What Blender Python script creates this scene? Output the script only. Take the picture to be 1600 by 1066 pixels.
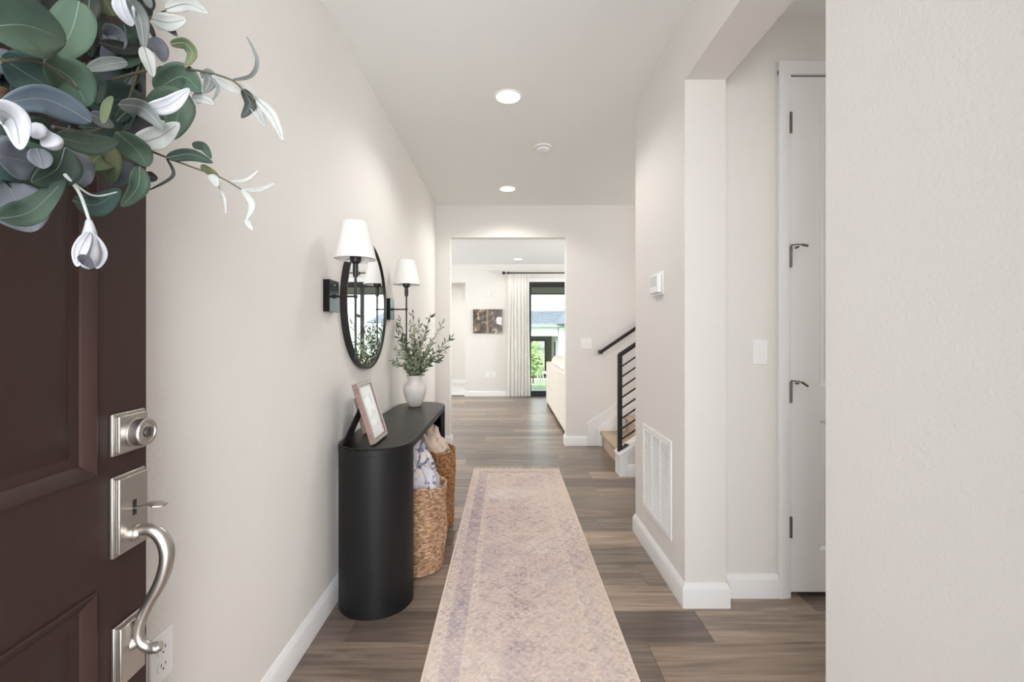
import bpy, bmesh, math, random
import numpy as np
from mathutils import Vector, Matrix, noise
from math import pi, sin, cos, radians, sqrt

for o in list(bpy.data.objects):
    bpy.data.objects.remove(o)
sc = bpy.context.scene
COL = sc.collection

# ------------------------------------------------------------------ camera
F = 700.0; VX = 793.0; VY = 524.0; H = 1.26
cam_d = bpy.data.cameras.new('camera'); cam = bpy.data.objects.new('camera', cam_d); COL.objects.link(cam)
cam.location = (0, 0, H); cam.rotation_euler = (pi/2, 0, 0)
cam_d.sensor_width = 36; cam_d.lens = F/1600*36
cam_d.shift_x = (800-VX)/1600; cam_d.shift_y = (VY-533)/1600
cam_d.clip_start = 0.02; cam_d.clip_end = 200
sc.camera = cam

def P(px, py, D):
    """point seen at that pixel, at real depth D"""
    return Vector(((px-VX)*D/F, D, H-(py-VY)*D/F))

# ------------------------------------------------------------------ colour management and light
sc.view_settings.view_transform = 'Standard'; sc.view_settings.look = 'None'
sc.view_settings.exposure = 0.22; sc.view_settings.gamma = 1; sc.view_settings.use_curve_mapping = False
sc.cycles.max_bounces = 10; sc.cycles.diffuse_bounces = 6; sc.cycles.glossy_bounces = 5
sc.cycles.transparent_max_bounces = 12; sc.cycles.sample_clamp_indirect = 6.0
sc.cycles.caustics_reflective = False; sc.cycles.caustics_refractive = False

w = bpy.data.worlds.new('sky'); sc.world = w; w.use_nodes = True
nt = w.node_tree; bg = nt.nodes['Background']
tc = nt.nodes.new('ShaderNodeTexCoord'); sep = nt.nodes.new('ShaderNodeSeparateXYZ'); rmp = nt.nodes.new('ShaderNodeValToRGB')
nt.links.new(tc.outputs['Generated'], sep.inputs[0]); nt.links.new(sep.outputs['Z'], rmp.inputs[0])
rmp.color_ramp.elements[0].position = 0.0; rmp.color_ramp.elements[0].color = (0.93, 0.96, 1.0, 1)
rmp.color_ramp.elements[1].position = 0.7; rmp.color_ramp.elements[1].color = (0.70, 0.82, 1.0, 1)
nt.links.new(rmp.outputs[0], bg.inputs['Color']); bg.inputs['Strength'].default_value = 2.8

def light(name, kind, loc, energy, color=(1, 1, 1), rot=(0, 0, 0), **kw):
    d = bpy.data.lights.new(name, kind); d.energy = energy; d.color = color
    for k, v in kw.items(): setattr(d, k, v)
    o = bpy.data.objects.new(name, d); COL.objects.link(o); o.location = loc; o.rotation_euler = rot
    return o
light('sun', 'SUN', (0, -5, 10), 3.2, (1.0, 0.96, 0.9), (radians(42), 0, radians(-25)), angle=radians(1.5))
# daylight through the open front door (behind the camera); living-room side lamps are added fill
light('entry_daylight', 'AREA', (0.1, -1.5, 1.55), 140, (0.985, 0.99, 1.0), (radians(90), 0, 0), shape='RECTANGLE', size=1.9, size_y=2.4)
light('living_fill_west', 'AREA', (-4.45, 7.3, 1.5), 118, (1.0, 0.995, 0.985), (radians(90), 0, radians(-90)), shape='RECTANGLE', size=2.4, size_y=1.6)
light('living_fill_east', 'AREA', (4.65, 7.3, 1.5), 118, (1.0, 0.995, 0.985), (radians(90), 0, radians(90)), shape='RECTANGLE', size=2.4, size_y=1.6)
light('side_hall_fill', 'AREA', (2.9, 0.6, 1.5), 9.5, (1.0, 0.97, 0.94), (radians(90), 0, radians(90)), shape='RECTANGLE', size=1.2, size_y=1.5)  # unseen fill lamp brightening the side hall; its end wall has no window
light('stair_area_light', 'AREA', (3.3, 4.2, 2.2), 26, (1.0, 0.98, 0.95), (radians(75), 0, radians(90)), shape='RECTANGLE', size=1.2, size_y=1.0)  # unseen area light before the windowless end wall of the stair hall
CAN_W, CAN_W2 = 32, 33

# ------------------------------------------------------------------ helpers
def S(r, g=None, b=None):
    if g is None: r, g, b = r
    f = lambda c: (c/255/12.92) if c/255 <= 0.04045 else ((c/255+0.055)/1.055)**2.4
    return (f(r), f(g), f(b), 1)

def mat(name, col, rough=0.5, metal=0.0, spec=0.5, bump=None, var=None, emit=None, coord='Object', sheen=0):
    m = bpy.data.materials.new(name); m.use_nodes = True
    n = m.node_tree; b = n.nodes['Principled BSDF']
    b.inputs['Base Color'].default_value = col; b.inputs['Roughness'].default_value = rough
    b.inputs['Metallic'].default_value = metal; b.inputs['Specular IOR Level'].default_value = spec
    if sheen: b.inputs['Sheen Weight'].default_value = sheen
    t = n.nodes.new('ShaderNodeTexCoord')
    if bump:      # (scale, strength, distance, detail, (sx,sy,sz))
        sc_, st, di, de = bump[:4]; stretch = bump[4] if len(bump) > 4 else (1, 1, 1)
        mp = n.nodes.new('ShaderNodeMapping'); mp.inputs['Scale'].default_value = stretch
        nz = n.nodes.new('ShaderNodeTexNoise'); nz.inputs['Scale'].default_value = sc_; nz.inputs['Detail'].default_value = de
        bp = n.nodes.new('ShaderNodeBump'); bp.inputs['Strength'].default_value = st; bp.inputs['Distance'].default_value = di
        n.links.new(t.outputs[coord], mp.inputs[0]); n.links.new(mp.outputs[0], nz.inputs[0])
        n.links.new(nz.outputs[0], bp.inputs['Height']); n.links.new(bp.outputs[0], b.inputs['Normal'])
    if var:       # (scale, col2, lo, hi, stretch)
        mp = n.nodes.new('ShaderNodeMapping'); mp.inputs['Scale'].default_value = var[4] if len(var) > 4 else (1, 1, 1)
        nz = n.nodes.new('ShaderNodeTexNoise'); nz.inputs['Scale'].default_value = var[0]; nz.inputs['Detail'].default_value = 4
        cr = n.nodes.new('ShaderNodeValToRGB'); cr.color_ramp.elements[0].position = var[2]; cr.color_ramp.elements[1].position = var[3]
        cr.color_ramp.elements[0].color = col; cr.color_ramp.elements[1].color = var[1]
        n.links.new(t.outputs[coord], mp.inputs[0]); n.links.new(mp.outputs[0], nz.inputs[0])
        n.links.new(nz.outputs[0], cr.inputs[0]); n.links.new(cr.outputs[0], b.inputs['Base Color'])
    if emit:
        b.inputs['Emission Color'].default_value = emit[0]; b.inputs['Emission Strength'].default_value = emit[1]
    return m

W0 = {}          # world matrices of empties
def thing(name, label, cat, loc=(0, 0, 0), rz=0.0, group=None, kind=None):
    o = bpy.data.objects.new(name, None); COL.objects.link(o)
    o.location = loc; o.rotation_euler = (0, 0, rz); o.empty_display_size = 0.05
    W0[o.name] = Matrix.Translation(Vector(loc)) @ Matrix.Rotation(rz, 4, 'Z')
    tag(o, label, cat, group, kind)
    return o
def tag(o, label=None, cat=None, group=None, kind=None):
    if label: o['label'] = label
    if cat: o['category'] = cat
    if group: o['group'] = group
    if kind: o['kind'] = kind
    return o

class MB:
    def __init__(s): s.v = []; s.f = []; s.T = None
    def add(s, vs, fs):
        b = len(s.v)
        s.v += [tuple(s.T @ Vector(p)) if s.T else tuple(p) for p in vs]
        s.f += [tuple(b+i for i in q) for q in fs]
        return s
    def box(s, x0, x1, y0, y1, z0, z1):
        return s.add([(x0, y0, z0), (x1, y0, z0), (x1, y1, z0), (x0, y1, z0), (x0, y0, z1), (x1, y0, z1), (x1, y1, z1), (x0, y1, z1)],
                     [(0, 3, 2, 1), (4, 5, 6, 7), (0, 1, 5, 4), (1, 2, 6, 5), (2, 3, 7, 6), (3, 0, 4, 7)])
    def prism(s, poly, axis, a, b):
        """poly 2d (ccw) extruded along axis from a to b. axis x: poly=(y,z); y: poly=(x,z); z: poly=(x,y)"""
        def mk(p, t): return {'x': (t, p[0], p[1]), 'y': (p[0], t, p[1]), 'z': (p[0], p[1], t)}[axis]
        n = len(poly); vs = [mk(p, a) for p in poly]+[mk(p, b) for p in poly]
        fs = [tuple(range(n))[::-1], tuple(range(n, 2*n))]+[(i, (i+1) % n, n+(i+1) % n, n+i) for i in range(n)]
        return s.add(vs, fs)
    def tube(s, pts, rad, n=10, caps=True, flat=1.0, up=None):
        pts = [Vector(p) for p in pts]; m = len(pts)
        if not hasattr(rad, '__len__'): rad = [rad]*m
        vs = []; fs = []; prev = None
        for i, p in enumerate(pts):
            t = (pts[min(i+1, m-1)]-pts[max(i-1, 0)]).normalized()
            if prev is None:
                a = Vector(up) if up else (Vector((0, 0, 1)) if abs(t.z) < 0.9 else Vector((1, 0, 0)))
                u = (a-t*a.dot(t)).normalized()
            else:
                u = (prev-t*prev.dot(t)).normalized()
            prev = u; v_ = t.cross(u)
            for k in range(n):
                an = 2*pi*k/n
                vs.append(p+u*cos(an)*rad[i]*flat+v_*sin(an)*rad[i])
        for i in range(m-1):
            for k in range(n):
                a, b = i*n+k, i*n+(k+1) % n
                fs.append((a, b, b+n, a+n))
        if caps: fs += [tuple(range(n))[::-1], tuple(range((m-1)*n, m*n))]
        return s.add(vs, fs)
    def cyl(s, a, b, r, r2=None, n=20): return s.tube([a, b], [r, r if r2 is None else r2], n)
    def lathe(s, c, prof, n=32, closed=False, sx=1, sy=1):
        vs = []; fs = []; m = len(prof)
        for r, z in prof:
            for k in range(n):
                an = 2*pi*k/n
                vs.append((c[0]+r*cos(an)*sx, c[1]+r*sin(an)*sy, c[2]+z))
        for i in range(m-1):
            for k in range(n):
                a, b = i*n+k, i*n+(k+1) % n
                fs.append((a, b, b+n, a+n))
        if closed: fs += [tuple(range(n))[::-1], tuple(range((m-1)*n, m*n))]
        return s.add(vs, fs)
    def grid(s, fn, nu, nv, wrap=False):
        vs = [fn(i/nu, j/nv) for j in range(nv+1) for i in range(nu+1)]
        fs = [(j*(nu+1)+i, j*(nu+1)+i+1, (j+1)*(nu+1)+i+1, (j+1)*(nu+1)+i) for j in range(nv) for i in range(nu)]
        return s.add(vs, fs)
    def build(s, name, m, parent=None, bevel=0, smooth=True, ang=35, seg=2, origin=None, solid=0):
        me = bpy.data.meshes.new(name)
        inv = W0[parent.name].inverted() if parent is not None else None
        off = Matrix.Translation(-Vector(origin)) if origin is not None else None
        vs = [inv @ Vector(p) for p in s.v] if inv else [Vector(p) for p in s.v]
        oo = None
        if origin is not None:
            oo = (inv @ Vector(origin)) if inv else Vector(origin)
            vs = [p-oo for p in vs]
        me.from_pydata([tuple(p) for p in vs], [], s.f); me.update()
        bm = bmesh.new(); bm.from_mesh(me); bmesh.ops.recalc_face_normals(bm, faces=bm.faces); bm.to_mesh(me); bm.free()
        if smooth:
            me.shade_smooth()
            me.set_sharp_from_angle(angle=radians(ang))
        if m: me.materials.append(m)
        o = bpy.data.objects.new(name, me); COL.objects.link(o)
        if parent is not None:
            o.parent = parent
            W0[o.name] = W0[parent.name] @ (Matrix.Translation(oo) if oo is not None else Matrix())
        else: W0[o.name] = Matrix.Translation(oo) if oo is not None else Matrix()
        if oo is not None: o.location = oo
        if solid:
            md = o.modifiers.new('solid', 'SOLIDIFY'); md.thickness = solid; md.offset = 0
        if bevel:
            md = o.modifiers.new('bevel', 'BEVEL'); md.width = bevel; md.segments = seg; md.limit_method = 'ANGLE'; md.angle_limit = radians(40)
            md.harden_normals = False
        return o

# ------------------------------------------------------------------ materials
def wall_mat(name, col, bs=0.36):
    return mat(name, col, 0.85, spec=0.25, bump=(105, bs, 0.005, 2.5))
M_wall = wall_mat('wall_paint', S(229, 226, 222))
M_ceil = wall_mat('ceiling_paint', S(238, 239, 237), 0.2)
M_ceil2 = wall_mat('living_ceiling_paint', S(235, 236, 238), 0.2)
M_trim = mat('white_trim', S(238, 238, 238), 0.35)
M_white = mat('white_plastic', S(240, 240, 240), 0.35)
M_dark = mat('dark_gap', S(25, 24, 23), 0.9)
M_blackmetal = mat('black_metal', S(24, 23, 23), 0.42, spec=0.5)
M_gloss_black = mat('polished_black_metal', S(30, 29, 29), 0.12, metal=0.6)
M_nickel = mat('satin_nickel', S(186, 181, 175), 0.34, metal=1.0, bump=(300, 0.03, 0.001, 2, (1, 1, 8)))
M_hinge = mat('hinge_steel', S(120, 117, 112), 0.35, metal=0.9)
M_door = mat('brown_door_paint', S(50, 33, 30), 0.5, spec=0.28, bump=(40, 0.25, 0.0012, 4, (3, 3, 0.22)))
M_shade = mat('lamp_shade_fabric', S(232, 231, 229), 0.85, bump=(600, 0.15, 0.0006, 2))
M_console = mat('matte_black_wood', S(14, 14, 15), 0.5, spec=0.35, bump=(60, 0.12, 0.0008, 4, (6, 1, 0.5)))
M_console_top = mat('black_wood_top', S(27, 25, 23), 0.38, spec=0.45, bump=(30, 0.1, 0.0006, 4, (8, 1, 1)))
M_vase = mat('pale_stoneware', S(212, 208, 203), 0.5, bump=(25, 0.2, 0.002, 4), var=(9, S(190, 186, 182), 0.5, 0.8))
M_frame = mat('taupe_wood', S(150, 124, 116), 0.45, var=(30, S(116, 94, 88), 0.35, 0.7, (1, 1, 6)))
M_frame_face = mat('silver_frame_face', S(176, 166, 160), 0.3, metal=0.4)
M_fringe = mat('rug_fringe', S(214, 200, 184), 0.95)
M_binding = mat('rug_binding', S(226, 208, 192), 0.95)
M_carpet = mat('stair_carpet', S(196, 176, 156), 0.98, spec=0.1, bump=(260, 0.8, 0.004, 3), var=(120, S(172, 152, 132), 0.4, 0.65))
M_sofa = mat('cream_fabric', S(236, 229, 219), 0.95, spec=0.2, bump=(500, 0.3, 0.001, 2))
M_curtain = mat('linen_curtain', S(236, 234, 230), 0.9, spec=0.15, bump=(400, 0.2, 0.001, 2))
cn = M_curtain.node_tree; cb = cn.nodes['Principled BSDF']; ctl = cn.nodes.new('ShaderNodeBsdfTranslucent'); ctl.inputs[0].default_value = S(240, 238, 234); cmx = cn.nodes.new('ShaderNodeMixShader'); cmx.inputs[0].default_value = 0.35
cn.links.new(cb.outputs[0], cmx.inputs[1]); cn.links.new(ctl.outputs[0], cmx.inputs[2]); cn.links.new(cmx.outputs[0], cn.nodes['Material Output'].inputs[0])
M_tile = mat('pale_tile', S(226, 225, 222), 0.4, var=(3, S(214, 212, 208), 0.4, 0.6))
M_seam = mat('seam_thread', S(160, 148, 134), 0.95)

def lamp_mat(name, col, st):
    return mat(name, (1, 1, 1, 1), 0.5, emit=(col, st))
M_lamp = lamp_mat('lit_lens', (1.0, 0.97, 0.9, 1), 9)

def glass_mat(name, tint=(1, 1, 1, 1), ior=1.45):
    m = bpy.data.materials.new(name); m.use_nodes = True; n = m.node_tree
    for x in list(n.nodes): n.nodes.remove(x)
    out = n.nodes.new('ShaderNodeOutputMaterial'); tr = n.nodes.new('ShaderNodeBsdfTransparent'); gl = n.nodes.new('ShaderNodeBsdfGlossy')
    fr = n.nodes.new('ShaderNodeFresnel'); fr.inputs[0].default_value = ior
    mx = n.nodes.new('ShaderNodeMixShader'); tr.inputs[0].default_value = tint; gl.inputs['Roughness'].default_value = 0.01
    ge = n.nodes.new('ShaderNodeNewGeometry'); sb = n.nodes.new('ShaderNodeMath'); sb.operation = 'SUBTRACT'; sb.inputs[0].default_value = 1.0; ml = n.nodes.new('ShaderNodeMath'); ml.operation = 'MULTIPLY'
    n.links.new(ge.outputs['Backfacing'], sb.inputs[1]); n.links.new(sb.outputs[0], ml.inputs[0]); n.links.new(fr.outputs[0], ml.inputs[1])
    n.links.new(ml.outputs[0], mx.inputs[0]); n.links.new(tr.outputs[0], mx.inputs[1]); n.links.new(gl.outputs[0], mx.inputs[2])
    n.links.new(mx.outputs[0], out.inputs[0]); return m
M_glass = glass_mat('clear_glass', (0.99, 1.0, 0.996, 1))
M_glass_soft = glass_mat('low_glare_glass', (1, 1, 1, 1), 1.13)
M_mirror = mat('mirror_silver', (0.93, 0.93, 0.94, 1), 0.02, metal=1.0)

def plank_mat():
    m = bpy.data.materials.new('plank_wood'); m.use_nodes = True; n = m.node_tree; b = n.nodes['Principled BSDF']; L = n.links.new
    tc = n.nodes.new('ShaderNodeTexCoord'); oi = n.nodes.new('ShaderNodeObjectInfo')
    mul = n.nodes.new('ShaderNodeMath'); mul.operation = 'MULTIPLY'; mul.inputs[1].default_value = 37.0
    cmb = n.nodes.new('ShaderNodeCombineXYZ'); L(oi.outputs['Random'], mul.inputs[0]); L(mul.outputs[0], cmb.inputs[0]); L(mul.outputs[0], cmb.inputs[1]); L(mul.outputs[0], cmb.inputs[2])
    add = n.nodes.new('ShaderNodeVectorMath'); add.operation = 'ADD'; L(tc.outputs['Object'], add.inputs[0]); L(cmb.outputs[0], add.inputs[1])
    def nz(scale, st, det=5, dist=0.0):
        mp = n.nodes.new('ShaderNodeMapping'); mp.inputs['Scale'].default_value = st
        t = n.nodes.new('ShaderNodeTexNoise'); t.inputs['Scale'].default_value = scale; t.inputs['Detail'].default_value = det; t.inputs['Distortion'].default_value = dist
        L(add.outputs[0], mp.inputs[0]); L(mp.outputs[0], t.inputs[0]); return t
    base = n.nodes.new('ShaderNodeValToRGB'); e = base.color_ramp.elements
    e[0].position = 0.0; e[0].color = S(112, 99, 91); e[1].position = 1.0; e[1].color = S(184, 163, 145)
    x = e.new(0.35); x.color = S(156, 137, 122); x = e.new(0.6); x.color = S(130, 118, 110); x = e.new(0.8); x.color = S(170, 151, 135)
    L(oi.outputs['Random'], base.inputs[0])
    g1 = nz(3.0, (0.55, 7, 7), 6, 1.2); r1 = n.nodes.new('ShaderNodeValToRGB'); r1.color_ramp.elements[0].position = 0.36; r1.color_ramp.elements[0].color = (0.52, 0.50, 0.50, 1)
    r1.color_ramp.elements[1].position = 0.64; r1.color_ramp.elements[1].color = (1.12, 1.10, 1.06, 1); L(g1.outputs[0], r1.inputs[0])
    g2 = nz(14.0, (0.35, 9, 9), 4, 0.4); r2 = n.nodes.new('ShaderNodeValToRGB'); r2.color_ramp.elements[0].position = 0.3; r2.color_ramp.elements[0].color = (0.74, 0.73, 0.72, 1)
    r2.color_ramp.elements[1].position = 0.62; r2.color_ramp.elements[1].color = (1.07, 1.07, 1.07, 1); L(g2.outputs[0], r2.inputs[0])
    m1 = n.nodes.new('ShaderNodeMix'); m1.data_type = 'RGBA'; m1.blend_type = 'MULTIPLY'; m1.inputs[0].default_value = 0.85
    m2 = n.nodes.new('ShaderNodeMix'); m2.data_type = 'RGBA'; m2.blend_type = 'MULTIPLY'; m2.inputs[0].default_value = 0.8
    L(base.outputs[0], m1.inputs[6]); L(r1.outputs[0], m1.inputs[7]); L(m1.outputs[2], m2.inputs[6]); L(r2.outputs[0], m2.inputs[7])
    L(m2.outputs[2], b.inputs['Base Color'])
    b.inputs['Roughness'].default_value = 0.30; b.inputs['Specular IOR Level'].default_value = 0.75
    bp = n.nodes.new('ShaderNodeBump'); bp.inputs['Strength'].default_value = 0.2; bp.inputs['Distance'].default_value = 0.001; L(g2.outputs[0], bp.inputs['Height']); L(bp.outputs[0], b.inputs['Normal'])
    return m
M_plank = plank_mat()

# ------------------------------------------------------------------ room shell
CZ = 2.743; XL = -0.818; XR = 0.822; XR2 = 1.012; YF = 5.105; YF2 = 5.225; YB = 9.24
def struct(name, mb, m, label, cat, **kw):
    return tag(mb.build(name, m, None, **kw), label, cat, kind='structure')

struct('wall_left', MB().box(XL-0.13, XL, -0.27, YF2, -0.01, CZ+0.02), M_wall, 'long cream textured wall of the hallway carrying the sconces and mirror', 'wall')
mb = MB(); mb.box(-2.2, -0.653, YF, YF2, -0.01, CZ+0.02) if False else mb.box(XL, -0.653, YF, YF2, -0.01, CZ+0.02)
mb.box(0.667, 3.4, YF, YF2, -0.01, CZ+0.02); mb.box(-0.653, 0.667, YF, YF2, 2.376, CZ+0.02)
struct('wall_far', mb, M_wall, 'cream end wall of the hallway with the wide cased opening', 'wall')
mb = MB(); mb.box(XR, XR2, -0.27, 1.157, -0.01, CZ+0.02); mb.box(XR, XR2, 1.157, 2.077, 2.445, CZ+0.02); mb.box(XR, XR2, 2.077, 2.877, -0.01, CZ+0.02)
struct('wall_right', mb, M_wall, 'cream textured wall with the dropped header over the side opening', 'wall')
mb = MB(); mb.box(XR2, 1.335, 2.155, 2.285, -0.01, 2.80); mb.box(2.115, 3.1, 2.155, 2.285, -0.01, 2.80); mb.box(1.335, 2.115, 2.155, 2.285, 2.515, 2.80)
struct('wall_alcove_back', mb, M_wall, 'recessed side hall wall holding the white panel door', 'wall')
struct('wall_alcove_side', MB().box(3.0, 3.12, -0.27, 2.155, -0.01, 2.80), M_wall, 'end wall of the side hall, out of sight behind the near wall', 'wall')
struct('wall_stair_side', MB().box(XR2, 3.4, 2.76, 2.877, -0.01, CZ+0.02), M_wall, 'wall beside the stair hall behind the hallway corner', 'wall')
struct('wall_stair_end', MB().box(3.4, 3.5, 2.76, YF2, -0.01, CZ+0.02), M_wall, 'end wall of the stair hall hidden behind the corner', 'wall')
mb = MB(); mb.box(-2.2, -0.66, -0.27, -0.13, -0.01, 3.0); mb.box(0.35, 3.12, -0.27, -0.13, -0.01, 3.0); mb.box(-0.66, 0.35, -0.27, -0.13, 2.50, 3.0)
struct('wall_front', mb, M_wall, 'front wall around the open entry doorway', 'wall')
mb = MB(); mb.box(-0.66, -0.615, -0.29, -0.12, 0, 2.50); mb.box(0.305, 0.35, -0.29, -0.12, 0, 2.50); mb.box(-0.615, 0.305, -0.29, -0.12, 2.455, 2.50)
struct('trim_1', mb, M_trim, 'white jamb lining the open entry doorway', 'door frame', bevel=0.003)
struct('ceiling', MB().box(XL, XR+0.05, -0.13, YF+0.05, CZ, CZ+0.12).box(XR+0.05, 3.4, 2.80, YF+0.05, CZ, CZ+0.12), M_ceil, 'smooth pale grey hallway ceiling with recessed lights', 'ceiling')
struct('roof', MB().box(-5.2, 5.4, -3.6, 12.0, 3.05, 3.15), M_ceil, 'unseen roof slab added to block the sun over the rooms and the entry porch', 'roof')  # added sun blocker, out of view above house and porch
for x_ in (-2.4, 2.2): struct('porch_post', MB().box(x_, x_+0.15, -3.4, -3.25, -0.02, 3.05), M_trim, 'white post of the entry porch, %s side' % ('console' if x_ < 0 else 'side hall'), 'post', bevel=0.005)
struct('ceiling_side_hall', MB().box(XR2, 3.0, -0.13, 2.155, 2.787, 2.9), M_ceil, 'ceiling of the side hall beyond the header', 'ceiling')

# baseboards: profile swept along straight runs
BBH, BBT = 0.112, 0.015
def bb_prof(h=BBH, t=BBT): return [(0, 0), (t, 0), (t, h-0.026), (t-0.003, h-0.018), (t-0.009, h-0.006), (t-0.011, h), (0, h)]
def bb_run(mb, a, b, nrm, ma=0, mb_=0):
    """a,b: (x,y) corners on the wall face; nrm: unit normal into the room; ma/mb_: +1 outside mitre, -1 inside mitre"""
    pr = bb_prof(); vs = []; d_ = Vector((b[0]-a[0], b[1]-a[1])).normalized()
    for q, s_, m_ in ((a, -1, ma), (b, 1, mb_)):
        for d, z in pr: vs.append((q[0]+nrm[0]*d+d_.x*s_*m_*d, q[1]+nrm[1]*d+d_.y*s_*m_*d, z+0.0005))
    n = len(pr)
    mb.add(vs, [tuple(range(n)), tuple(range(n, 2*n))]+[(i, (i+1) % n, n+(i+1) % n, n+i) for i in range(n)])
def baseboard(name, runs, label):
    mb = MB()
    for r in runs: bb_run(mb, *r)
    return tag(mb.build(name, M_trim, None, ang=25), label, 'baseboard', kind='structure')
t = BBT
baseboard('baseboard_left', [((XL, -0.12), (XL, YF), (1, 0), 0, -1)], 'white baseboard along the wall behind the black console')
baseboard('baseboard_far', [((XL, YF), (-0.653, YF), (0, -1), -1, 1), ((-0.653, YF), (-0.653, YF2), (1, 0), 1, 1), ((0.667, YF), (0.905, YF), (0, -1), 1, 0), ((0.667, YF), (0.667, YF2), (-1, 0), 1, 1)], 'white baseboard on the end wall either side of the opening')
baseboard('baseboard_right', [((XR, -0.12), (XR, 1.157), (-1, 0), 0, 1), ((XR, 1.157), (XR2, 1.157), (0, 1), 1, 1), ((XR, 2.077), (XR, 2.877), (-1, 0), 1, 1),
          ((XR, 2.077), (XR2, 2.077), (0, -1), 1, 1), ((XR2, 2.077), (XR2, 2.155), (1, 0), 1, -1), ((XR, 2.877), (2.9, 2.877), (0, 1), 1, 0)], 'white baseboard wrapping the hallway corner below the return air grille')
baseboard('baseboard_alcove', [((XR2, 2.155), (1.30, 2.155), (0, -1), -1, 0), ((2.17, 2.155), (3.0, 2.155), (0, -1), 0, -1), ((3.0, 2.155), (3.0, -0.12), (-1, 0), -1, 0)], 'white baseboard in the side hall between corner and door casing')

# ------------------------------------------------------------------ floor planks (each one a part of the floor)
floor = MB().box(-4.2, 4.4, -0.3, YB+0.15, -0.06, -0.0045).build('floor', M_dark)
tag(floor, 'grey brown wood plank floor running across the hallway', 'floor', kind='structure')
PW, PL, PY0 = 0.2093, 1.524, 1.838
joints = {-1: 0.573, 0: 0.853, 2: 0.7055, 8: 0.715}
random.seed(11)
cache = {}
def plank(x0, x1, y0, y1):
    L_, W_ = round(x1-x0-0.0012, 4), round(y1-y0-0.0012, 4)
    if (L_, W_) not in cache:
        e = 0.0016; a, b = L_/2, W_/2
        me = bpy.data.meshes.new('plank')
        vs = [(-a, -b, -0.0045), (a, -b, -0.0045), (a, b, -0.0045), (-a, b, -0.0045), (-a, -b, -0.0012), (a, -b, -0.0012), (a, b, -0.0012), (-a, b, -0.0012),
              (-a+e, -b+e, 0), (a-e, -b+e, 0), (a-e, b-e, 0), (-a+e, b-e, 0)]
        fs = [(0, 1, 5, 4), (1, 2, 6, 5), (2, 3, 7, 6), (3, 0, 4, 7), (4, 5, 9, 8), (5, 6, 10, 9), (6, 7, 11, 10), (7, 4, 8, 11), (8, 9, 10, 11)]
        me.from_pydata(vs, [], fs); me.materials.append(M_plank); cache[(L_, W_)] = me
    o = bpy.data.objects.new('plank', cache[(L_, W_)]); COL.objects.link(o); o.parent = floor
    o.location = ((x0+x1)/2, (y0+y1)/2, 0)
k = -10
while True:
    y0 = PY0+k*PW; y1 = y0+PW
    if y0 > YB: break
    y0c, y1c = max(y0, -0.13), min(y1, YB-0.001)
    j = joints.get(k)
    if j is None: j = ((k*0.6180339*1.0+0.31) % 1.0)*PL
    if y1c > y0c+0.01:
        if y1 < YF2-0.02: xa, xb = XL+0.001, 2.5 if y1 > 2.9 else 2.3
        else: xa, xb = -2.75, 2.85
        x = j-PL*math.ceil((j-xa)/PL)
        while x < xb:
            a, b = max(x, xa), min(x+PL, xb)
            if b-a > 0.02: plank(a, b, y0c, y1c)
            x += PL
    k += 1
struct('floor_back_passage', MB().box(-3.2, -0.8, YB+0.15, 11.6, -0.05, 0.012), M_tile, 'pale tiled floor of the passage beyond the living room', 'floor')
struct('floor_porch', MB().box(-2.5, 2.5, -3.5, -0.28, -0.16, -0.02), mat('porch_concrete', S(170, 168, 164), 0.9, bump=(60, 0.3, 0.002, 4)), 'concrete porch slab outside the entry', 'floor')

# ------------------------------------------------------------------ front door, swung open
HX, HY = -0.5986, -0.096
door = thing('door_1', 'dark brown panelled front door standing open with wreath and nickel handle set', 'door', (HX, HY, 0), radians(3.66), kind='structure')
DT = W0[door.name]
def dmb():
    m = MB(); m.T = DT; return m
DW, DH = 0.912, 2.44
mb = dmb(); ST = 0.107
zs = [0.012, 0.24, 0.856, 1.0375, 2.31, DH]
mb.box(-0.044, 0, 0, ST, zs[0], zs[5]); mb.box(-0.044, 0, DW-ST, DW, zs[0], zs[5])
for a, b in ((0, 1), (2, 3), (4, 5)): mb.box(-0.044, 0, ST, DW-ST, zs[a], zs[b])
mb.build('slab', M_door, door, smooth=False)
def panel(y0, y1, z0, z1):
    rings = [(0.0, -0.001), (0.0, 0.003), (0.003, 0.0042), (0.006, 0.003), (0.018, -0.0045), (0.021, -0.0075), (0.034, -0.008), (0.037, -0.0085), (0.060, -0.003), (0.063, -0.0025)]
    vs = []; fs = []
    for ins, x in rings:
        vs += [(x, y0+ins, z0+ins), (x, y1-ins, z0+ins), (x, y1-ins, z1-ins), (x, y0+ins, z1-ins)]
    n = len(rings)
    for i in range(n-1):
        for q in range(4): fs.append((i*4+q, i*4+(q+1) % 4, (i+1)*4+(q+1) % 4, (i+1)*4+q))
    fs.append(tuple((n-1)*4+q for q in range(4)))
    m = dmb(); m.add(vs, fs); m.box(-0.040, -0.016, y0, y1, z0, z1)
    return m.build('panel', M_door, door, ang=18)
panel(ST, DW-ST, zs[3], zs[4]); panel(ST, DW-ST, zs[1], zs[2])
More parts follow.
